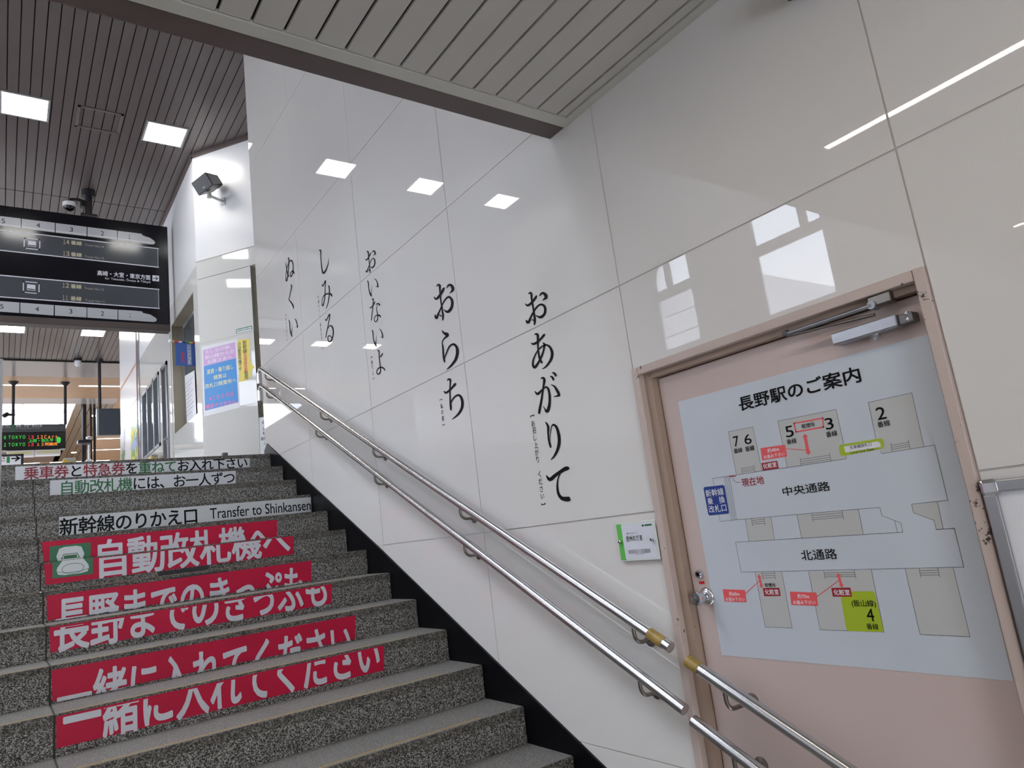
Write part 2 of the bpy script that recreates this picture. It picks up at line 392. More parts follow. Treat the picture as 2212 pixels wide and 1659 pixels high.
# bluish strip and the white bay with copper lines
bm = BM(); box(bm, -.012, .09, 13.93, 14.16, FLOOR2, ZC); struct(obj('trim_1', bm, mat('bluish_metal', (150, 158, 172), .2, .5)), 'bluish metal strip between window and poster wall')
bm = BM(); box(bm, -.005, .09, 14.20, 16.52, FLOOR2, 4.60); box(bm, -.005, .09, 14.20, 16.52, 4.615, 5.25); box(bm, -.005, .09, 14.20, 16.52, 5.31, ZC); box(bm, .02, .4, 14.18, 16.52, FLOOR2, ZC)
o3 = struct(obj('wall_poster', bm, M_wall2), 'white panel wall with copper coloured lines and posters')
M_copper = mat('copper_line', (186, 140, 118), .4)
bm = BM(); box(bm, -.004, .09, 14.20, 16.52, 5.25, 5.31); box(bm, -.02, .09, 14.16, 14.20, FLOOR2, ZC); obj('copper_line', bm, M_copper, o3)
bm = BM(); box(bm, .0, .09, 14.20, 16.52, 4.60, 4.615); obj('panel_joint', bm, mat('dull_copper', (150, 128, 122), .5), o3)

# --- floors
bm = BM(); box(bm, -5.5, .0, -4.2, sy(0), -.1, 0); struct(obj('floor', bm, M_floor), 'floor of the lower landing')
bm = BM(); box(bm, -5.5, 8.0, sy(NST)+RUN*.98, 9.5, FLOOR2-.2, FLOOR2); box(bm, -9.1, 8.0, 9.5, 20.5, FLOOR2-.2, FLOOR2); box(bm, -14, 8.0, 20.5, 41, FLOOR2-.2, FLOOR2); struct(obj('floor_concourse', bm, vary(mat('pale_floor_tile', (214, 210, 204), .3), .05, 2)), 'floor of the upper concourse')
# --- low soffit above the landing
bm = BM(); P = .1062; k = 0
x1 = -.042
edges = [-.042] + [-.092-P*i for i in range(0, 51)]
for a, b in zip(edges, edges[1:]):
    box(bm, b+.0055, a-.0055, -4.0, 2.012, ZL, ZL+.012)
oc = struct(obj('ceiling_low', bm, M_slat_low), 'pale slatted soffit above the landing')
bm = BM(); box(bm, XL, 0, -4.0, 2.02, ZL+.014, ZL+.03); obj('slat_backing', bm, M_gap, oc)
bm = BM(); box(bm, XL, 0, 2.016, 2.072, ZL-.006, ZL+.03); box(bm, -.040, 0, -4.0, 2.02, ZL-.004, ZL+.03); obj('soffit_edge', bm, M_trimw, oc)
bm = BM(); box(bm, XL, 0, 2.078, 2.177, ZL-.002, ZL+.05); obj('soffit_fascia', bm, M_brown, oc)
bm = BM(); box(bm, XL, 0, 2.04, 2.176, ZL+.052, ZC+.2); struct(obj('wall_bulkhead', bm, M_wall2), 'white bulkhead above the soffit edge')
# --- concourse ceiling: slats with one cross seam
bm = BM(); P = .1047; x = .70
i0 = -.343 + P*math.floor((.7+.343)/P); SKX0, SKX1, SKY0, SKY1 = -5.2, -2.2, 2.5, 6.3
while i0 > -9.05:
    for y0, y1 in ((2.177 if i0 > -5.45 else 9.55, 10.925), (10.94, 19.84)):
        if y0 < 3 and SKX0 < i0-P/2 < SKX1:
            for c, d in ((y0, SKY0), (SKY1, y1)): box(bm, i0-P+.005, i0-.005, c, d, ZC, ZC+.012)
        else: box(bm, i0-P+.005, i0-.005, y0, y1, ZC, ZC+.012)
    i0 -= P
oc2 = struct(obj('ceiling', bm, M_slat), 'brown slatted concourse ceiling')
bm = BM(); z0, z1 = ZC+.014, ZC+.04
box(bm, -9.1, -5.5, 9.5, 19.86, z0, z1); box(bm, -5.5, SKX0, 2.1, 19.86, z0, z1); box(bm, SKX1, .75, 2.1, 19.86, z0, z1); box(bm, SKX0, SKX1, 2.1, SKY0, z0, z1); box(bm, SKX0, SKX1, SKY1, 19.86, z0, z1); obj('slat_backing', bm, M_gap, oc2)
bm = BM()
for a, b, c, d in ((SKX0-.1, SKX1+.1, SKY0-.1, SKY0), (SKX0-.1, SKX1+.1, SKY1, SKY1+.1), (SKX0-.1, SKX0, SKY0, SKY1), (SKX1, SKX1+.1, SKY0, SKY1)): box(bm, a, b, c, d, ZC, ZC+.4)
for k in range(1, 4): box(bm, SKX0, SKX1, SKY0+(SKY1-SKY0)*k/4-.03, SKY0+(SKY1-SKY0)*k/4+.03, ZC+.25, ZC+.33)
o = struct(obj('window_8', bm, M_wall2), 'unseen skylight added above the stairs for fill daylight')  # added out of view to bring fill daylight onto wall and stairs
bm = BM(); box(bm, SKX0, SKX1, SKY0, SKY1, ZC+.34, ZC+.345); obj('pane', bm, M_glass, o)
bm = BM(); prism(bm, [S.P(-.02, ZC-.05, .0), S.P(1.4, ZC-.05, .0), S.P(1.4, ZC, .0), S.P(-.02, ZC, .0)], SN*.03); box(bm, -.03, .0, 9.12, 14.2, ZC-.05, ZC); obj('ceiling_edge', bm, M_brown, oc2)
bm = BM(); box(bm, -9.1, .75, 19.81, 19.86, ZC-.03, ZC+.04); obj('slat_end_trim', bm, M_gap, oc2)
M_grey_c = vary(mat('grey_soffit', (150, 146, 146), .2), .04, .6)
bm = BM(); box(bm, -9.1, 8, 19.86, 20.5, ZC, ZC+.05); box(bm, -14, 8, 20.5, 21.5, ZC, ZC+.05); box(bm, -14, .86, 24.1, 24.9, ZC, ZC+.05); box(bm, .75, 8, 16.5, 19.86, ZC, ZC+.05); struct(obj('ceiling_grey', bm, M_grey_c), 'plain grey ceiling band of the concourse')
bm = BM(); box(bm, -14, 8, 21.5, 24.1, ZC, ZC+.05); box(bm, .86, 8, 24.1, 42, ZC, ZC+.05); box(bm, -14, .86, 37.0, 42, ZC, ZC+.05); struct(obj('ceiling_wood', bm, M_wood), 'tan wood ceiling band with line lights')
bm = BM(); i0 = .86
while i0 > 0:
    for y0, y1 in ((24.9, 27.3), (27.33, 37.0)): box(bm, i0-.21+.006, i0-.006, y0, y1, ZC, ZC+.03)
    i0 -= .215
o = struct(obj('ceiling_strip', bm, vary(mat('dark_olive_slat', (96, 90, 80), .16, spec=.6), .06, 1)), 'dark slatted ceiling strip beside the light well')
bm = BM(); box(bm, -.01, .86, 24.9, 37.0, ZC+.032, ZC+.05); obj('slat_backing', bm, M_gap, o)
# light well with tall glazing
bm = BM(); box(bm, -7, 0, 24.86, 24.9, ZC+.05, ZC+1.0); box(bm, -7.04, -7, 24.9, 33, ZC, ZC+4.5); box(bm, 0.0, .04, 24.9, 33.0, ZC+.05, ZC+4.5); struct(obj('wall_lightwell', bm, M_wall2), 'white sides of the light well')
bm = BM()
for x in (-6.9, -5, -3, -1.4, -.12): box(bm, x-.06, x+.06, 32.9, 33.0, ZC, ZC+4.5)
for z in (ZC, ZC+1.35, ZC+2.7): box(bm, -7, 0, 32.88, 32.99, z, z+.16)
o = struct(obj('window_3', bm, mat('pale_window_bars', (176, 178, 188), .5)), 'tall glazing of the light well')
bm = BM(); box(bm, -7, -.06, 32.94, 32.95, ZC, ZC+4.5); obj('pane', bm, M_glass, o)
bm = BM(); box(bm, -14, .0, 33.0, 37.0, ZC, ZC+.05); box(bm, -14, -7.04, 24.9, 33.0, ZC, ZC+.05); struct(obj('ceiling_brown', bm, vary(mat('brown_soffit', (110, 98, 92), .3), .05, 1)), 'brown ceiling beyond the light well')
# enclosing walls out of the picture
bm = BM(); box(bm, -14, 8, 41.5, 41.7, FLOOR2, ZC); struct(obj('wall_far', bm, M_wood), 'tan far end wall')
bm = BM(); box(bm, .4, 8.2, 16.45, 16.6, FLOOR2, ZC); box(bm, 8, 8.2, 16.6, 41.5, FLOOR2, ZC); struct(obj('wall_side', bm, M_wall2), 'white side wall of the far hall')
bm = BM(); box(bm, -5.6, -3.7, -4.2, -4.0, 0, ZL); box(bm, -1.7, .2, -4.2, -4.0, 0, ZL); box(bm, -3.7, -1.7, -4.2, -4.0, 2.5, ZL); struct(obj('wall_back', bm, M_wall2), 'white wall behind the landing')
bm = BM()
for x in (-3.7, -2.73, -1.76): box(bm, x, x+.06, -4.14, -4.06, 0, 2.5)
box(bm, -3.7, -1.7, -4.14, -4.06, 0, .3); box(bm, -3.7, -1.7, -4.14, -4.06, 2.05, 2.12)
o = struct(obj('window_9', bm, M_frame), 'unseen glazed front added behind the landing for daylight'); bm = BM(); box(bm, -3.7, -1.7, -4.11, -4.10, .3, 2.5); obj('pane', bm, M_glass, o)  # added out of view to light the risers from the landing side
# left wall with windows
WIN = [(3.83, 4.76, 3.49, 4.80, 4.27, 4.40, 4.02, 4.115), (5.735, 6.42, 3.515, 4.78, 4.25, 4.39, 6.09, 6.185), (8.25, 9.05, 4.42, 5.62, 4.98, 5.06, 8.62, 8.68)]
bm = BM(); prev = -4.0
for a, b, z0, z1, *_ in WIN:
    box(bm, XL-.12, XL, prev, a, 0, ZC); box(bm, XL-.12, XL, a, b, 0, z0); prev = b
    box(bm, XL-.12, XL, a, b, z1, ZC)
box(bm, XL-.12, XL, prev, 9.6, 0, ZC); box(bm, -9.1, XL-.121, 9.48, 9.6, FLOOR2, ZC)
struct(obj('wall_left', bm, M_wall2), 'white wall on the left of the stairs')
bm = BM(); box(bm, -14.2, -14, 20.5, 41.5, FLOOR2, ZC)
box(bm, -9.1, -9, 14.0, 20.5, FLOOR2, ZC); box(bm, -14.2, -9, 20.4, 20.5, FLOOR2, ZC); box(bm, -9.1, -9, 9.5, 14.0, 6.7, ZC); box(bm, -9.1, -9, 9.5, 9.7, FLOOR2, 6.6)
for y in (10.7, 11.8, 12.9): box(bm, -9.1, -9, y-.04, y+.04, FLOOR2, 6.6)
box(bm, -9.1, -9, 9.6, 14, 4.4, 4.5)
struct(obj('wall_outer', bm, M_wall2), 'unseen outer wall of the concourse with openings added for daylight')  # tall openings added out of view to brighten bay and concourse wall
for n, (a, b, z0, z1, t0, t1, v0, v1, *_) in enumerate(WIN):
    bm = BM(); box(bm, XL-.09, XL-.03, a-.001, a+.03, z0, z1); box(bm, XL-.09, XL-.03, b-.03, b+.001, z0, z1); box(bm, XL-.09, XL-.03, a, b, z0-.001, z0+.03); box(bm, XL-.09, XL-.03, a, b, z1-.03, z1+.001)
    box(bm, XL-.085, XL-.035, a, b, t0, t1); box(bm, XL-.08, XL-.04, v0, v1, t1, z1)
    o = struct(obj('window_%d' % (n+4), bm, mat('white_window_frame', (196, 196, 200), .4)), 'window high in the left wall')
    bm = BM(); box(bm, XL-.065, XL-.06, a, b, z0, z1); obj('pane', bm, M_glass, o)
bm = BM(); q = [(20.8265,10.5911),(18.7515,9.6326),(15.5036,8.3019)]
zt = q[0][1]
box(bm, -34, -22, 16.5, 22, 0, zt)
for k in range(6): box(bm, -22.02, -22, 16.5, 22, zt-.9*k-.9, zt-.9*k-.87)
tag(obj('pale_building', bm, vary(mat('pale_cladding', (196, 196, 198), .6), .02, .3)), 'pale panel clad building seen outside through the left windows', 'building')

# ================================================================== STAIRS
st = thing('staircase', 'grey granite staircase with worn edges and yellow nosing lines', 'staircase', (-2.7, SY, 0))
M_yellow = mat('yellow_line', (176, 140, 48), .6)
M_seam = mat('granite_seam', (58, 54, 50), .8)
XS = ((XL+.02, SEAM-.004), (SEAM+.004, SX))
for k in range(-2, NST+1):
    y, z = sy(k), sz(k)
    zb = z-RISE if k > -2 else 0
    for h, (x0, x1) in enumerate(XS):
        bm = BM(); box(bm, x0, x1, y+.002, y+.034, zb, z-.040); o = obj('riser', bm, M_riser, st)
        bm = BM(); yb = y+RUN+.03 if k < NST else y+RUN
        vs = box(bm, x0, x1, y, yb, z-.040, z)
        for f in bm.faces:
            if f.normal.z > .5 or sum(v.co.z for v in f.verts)/4 > z-.001: f.material_index = 1
        es = [e for e in bm.edges if all(abs(v.co.y-y) < 1e-5 for v in e.verts) and all(abs(v.co.z-z) < 1e-5 for v in e.verts)]
        bmesh.ops.bevel(bm, geom=es, offset=.004, segments=2, affect='EDGES')
        # chipped front edge
        if h == 1:
            for v in bm.verts: pass
        t = obj('tread', bm, [M_nose, M_tread], st)
        bm = BM(); xa = x0+.01 if h == 0 else x0+.02; xb = x1-.0 if h == 0 else x1-.22
        box(bm, xa, xb, y+.030, y+.038, z-.001, z+.0006); obj('nosing_line', bm, M_yellow, t)
    bm = BM(); box(bm, SEAM-.005, SEAM+.005, y+.006, y+RUN, zb, z-.003); obj('seam', bm, M_seam, st)
bm = BM()
for k in range(-2, NST+1): box(bm, XL+.02, SX, sy(k)+.05, sy(NST)+RUN, (sz(k)-RISE if k > -2 else 0)+.0, sz(k)-.045)
obj('core', bm, M_joint, st)

for k_, P_ in ((7, [(-1.2235,1.4107),(-0.9385,1.4131),(-0.9319,1.4435),(-1.2279,1.4387)]), (6, [(-1.2165,1.3834),(-0.8964,1.3857),(-0.8959,1.3991),(-1.2161,1.3988)])):
    sheet('black_repair_tape', [(a, max(z, sz(k_)-RISE+.003)) for a, z in P_], FY(sy(k_)), .0006, M_dark, st)
# ================================================================== RISER STICKERS
M_wst = vary(mat('white_vinyl', (196, 196, 198), .4), .03, 8)
M_rtext = mat('dark_red_ink', (128, 28, 36), .4); M_gtext = mat('green_ink', (20, 92, 48), .4)
def riser_sticker(k, quad, m, label, name='riser_sticker', group='message stickers on the stair risers'):
    fr = FY(ry(k)); quad = [(a, max(z, sz(k)-RISE+.004) if i < 2 else min(z, sz(k)-.008)) for i, (a, z) in enumerate(quad)]
    c = ctr(quad, fr); root = thing(name, label, 'sticker', c, group)
    sheet('sticker_sheet', quad, fr, .0012, m, root); return root, FY(ry(k)-.0012)
# top riser, white
r_, fr = riser_sticker(12, [(-1.9196,2.2441),(-0.2027,2.2519),(-0.1987,2.3309),(-1.9207,2.3492)], M_wst, 'white sticker with red, black and green writing on the topmost riser')
T = [(-1.8684,2.3005),(-1.4608,2.3022),(-1.195,2.3099),(-1.0873,2.3098),(-0.8182,2.3091),(-0.2176,2.3152)]
xs = [a for a, z in T]; zc = sz(12)-.042-.055
def chars(ink, s, a0, a1, z, h, bold): ink.text(s, (a0+a1)/2, z, abs(a1-a0), h, bold=bold)
a0, a1 = xs[0], xs[-1]; W = (a1-a0)/16.0
def run(fr, root, segs, a0, a1, z, h, bold, frac=.9):
    n = sum(len(s) for s, _ in segs); W = (a1-a0)/n; i = 0; inks = {}
    for s, m in segs:
        for ch in s:
            ink = inks.setdefault(s, (Ink(fr, .0006, False), m))[0]
            vs, _ = glyphs('国', bold); full = max(v[0] for v in vs)-min(v[0] for v in vs)
            gv, _ = glyphs(ch, bold); gw = max(v[0] for v in gv)-min(v[0] for v in gv); gh = max(v[1] for v in gv)-min(v[1] for v in gv)
            gy = (max(v[1] for v in gv)+min(v[1] for v in gv))/2; fy = (max(v[1] for v in vs)+min(v[1] for v in vs))/2; fh = max(v[1] for v in vs)-min(v[1] for v in vs)
            gx = (max(v[0] for v in gv)+min(v[0] for v in gv))/2; fx = (max(v[0] for v in vs)+min(v[0] for v in vs))/2
            kx = W*frac/full; ky = h/fh
            ink.text(ch, a0+W*(i+.5)+(gx-fx)*kx, z+(gy-fy)*ky, gw*kx, gh*ky, bold=bold); i += 1
    for k, (ink, m) in inks.items(): ink.build('lettering', m, root)
run(fr, r_, [('乗車券', M_rtext), ('と', M_ink), ('特急券', M_rtext), ('を', M_ink), ('重ねて', M_gtext), ('お入れ下さい', M_ink)], a0, a1, sz(12)-.073, .094, .014)
r_, fr = riser_sticker(11, [(-1.715,2.0801),(-0.4143,2.0776),(-0.4093,2.186),(-1.7154,2.1899)], M_wst, 'white sticker with green and black writing on the second riser from the top')
T = [(-1.6582,2.1384),(-0.4155,2.1319)]
run(fr, r_, [('自動改札機', M_gtext), ('には、お一人ずつ', M_ink)], T[0][0], T[1][0], sz(11)-.078, .098, .012)
r_, fr = riser_sticker(9, [(-1.6952,1.7462),(-0.0248,1.7512),(-0.0168,1.8652),(-1.6953,1.8682)], mat('pale_plate', (188, 190, 190), .35), 'long pale plate with black transfer writing across a stair riser', 'riser_plate')
T = [(-1.694,1.8084),(-0.8479,1.7946),(-0.7756,1.7978),(-0.0195,1.8)]
run(fr, r_, [('新幹線のりかえ口', M_ink)], T[0][0], T[1][0], sz(9)-.090, .108, .014)
ink = Ink(fr); ink.text('Transfer to Shinkansen', (T[2][0]+T[3][0])/2, sz(9)-.084, abs(T[3][0]-T[2][0])-.01, .078, bold=.006); ink.build('lettering', M_ink, r_)
# red stickers: each line of writing runs over two risers
def red_pair(body, ku, qu, kl, ql, tu, tl, labu, labl, H):
    out = []
    for k, q, t, clip, lab, top in ((ku, qu, tu, (.49, 1.0), labu, False), (kl, ql, tl, (.0, .575), labl, True)):
        root, fr = riser_sticker(k, q, M_red, lab)
        h = H*(clip[1]-clip[0]); ink = Ink(fr)
        zlo = (sz(k)-RISE+.005) if not top else (min(q[2][1], q[3][1])-.006-h)
        ink.text(body, (t[0][0]+t[1][0])/2, zlo+h/2, abs(t[1][0]-t[0][0]), H, bold=.021, clip=clip)
        ink.build('lettering', M_silver_ink, root); out.append((root, fr))
    return out
g = red_pair('自動改札機へ', 8, [(-1.7891,1.5829),(-0.401,1.5711),(-0.3935,1.698),(-1.8013,1.7018)], 7, [(-1.7952,1.4459),(-0.3966,1.4432),(-0.3919,1.5658),(-1.8023,1.5735)],
  [(-1.5095,1.6145),(-0.4313,1.6134)], [(-1.5341,1.4966),(-0.4151,1.4976)], 'red sticker with the ticket gate picture, upper half of its line, below the pale plate', 'red sticker carrying the lower half of the ticket gate line', .205)
q8 = [(-1.7612,1.5792),(-1.5472,1.5712),(-1.5639,1.6746),(-1.7615,1.6752)]; q7 = [(-1.7627,1.4741),(-1.5646,1.4719),(-1.5733,1.5649),(-1.7696,1.5693)]
M_green_sq = mat('green_vinyl', (16, 96, 56), .4)
for (root, fr), q, k in ((g[0], q8, 8), (g[1], q7, 7)):
    zz = [sz(k)-RISE+.006, min(q[2][1], q[3][1])+.004]
    b0, b1 = q[0][0], q[1][0]
    lo, hi = (zz[0], max(q[2][1], q[3][1])-.004) if k == 8 else (min(q[0][1], q[1][1])+.004, zz[1])
    Ink(fr, .0006).rect(b0, b1, lo, hi).build('green_square', M_green_sq, root)
    ca = (b0+b1)/2; i1 = Ink(fr, .0010, False); i2 = Ink(fr, .0014, False); wv = (b1-b0)
    if k == 8:
        i1.poly([(ca-wv*.30, lo), (ca-wv*.34, lo+.03), (ca-wv*.27, hi-.02), (ca-wv*.15, hi-.012), (ca+wv*.15, hi-.012), (ca+wv*.27, hi-.02), (ca+wv*.34, lo+.03), (ca+wv*.30, lo)])
        i2.line([(ca-wv*.22, lo+.012), (ca-wv*.16, lo+.038), (ca+wv*.16, lo+.038), (ca+wv*.22, lo+.012), (ca-wv*.22, lo+.012)], .004)
        i2.line([(ca-wv*.12, lo+.022), (ca+wv*.12, lo+.022)], .016)
    else:
        i1.poly([(ca-wv*.26, hi), (ca-wv*.38, hi-.035), (ca-wv*.40, lo+.04), (ca-wv*.36, lo+.018), (ca-wv*.2, lo+.012), (ca+wv*.2, lo+.012), (ca+wv*.36, lo+.018), (ca+wv*.40, lo+.04), (ca+wv*.38, hi-.035), (ca+wv*.26, hi)])
        i2.ell(ca, (lo+hi)/2-.002, wv*.27, .028, 28, 0, .0025); i2.line([(ca-wv*.38, lo+.034), (ca-wv*.2, lo+.024), (ca+wv*.2, lo+.024), (ca+wv*.38, lo+.034)], .0025)
    i1.build('gate_picture', mat('pale_picture', (200, 206, 204), .4), root); i2.build('picture_line', M_gtext, root)
red_pair('長野までのきっぷも', 6, [(-1.8001,1.2644),(-0.4015,1.2662),(-0.3929,1.3884),(-1.8035,1.3904)], 5, [(-1.8009,1.1273),(-0.4032,1.1292),(-0.3945,1.2419),(-1.8069,1.2474)],
  [(-1.764,1.3303),(-0.4505,1.313)], [(-1.788,1.1778),(-0.429,1.183)], 'red sticker with the upper half of the third line of red stickers from the top', 'red sticker with the lower half of the line on tickets to this station', .205)
red_pair('一緒に入れてください', 4, [(-1.8089,0.9474),(-0.4086,0.9455),(-0.3979,1.0691),(-1.8127,1.0766)], 3, [(-1.8113,0.8091),(-0.4015,0.8059),(-0.3899,0.9259),(-1.8115,0.9294)],
  [(-1.792,0.9913),(-0.4311,0.9986)], [(-1.7889,0.8494),(-0.4194,0.8614)], 'red sticker with an upper half line, second riser sticker from the bottom', 'lowest and largest red sticker on the stair risers', .205)

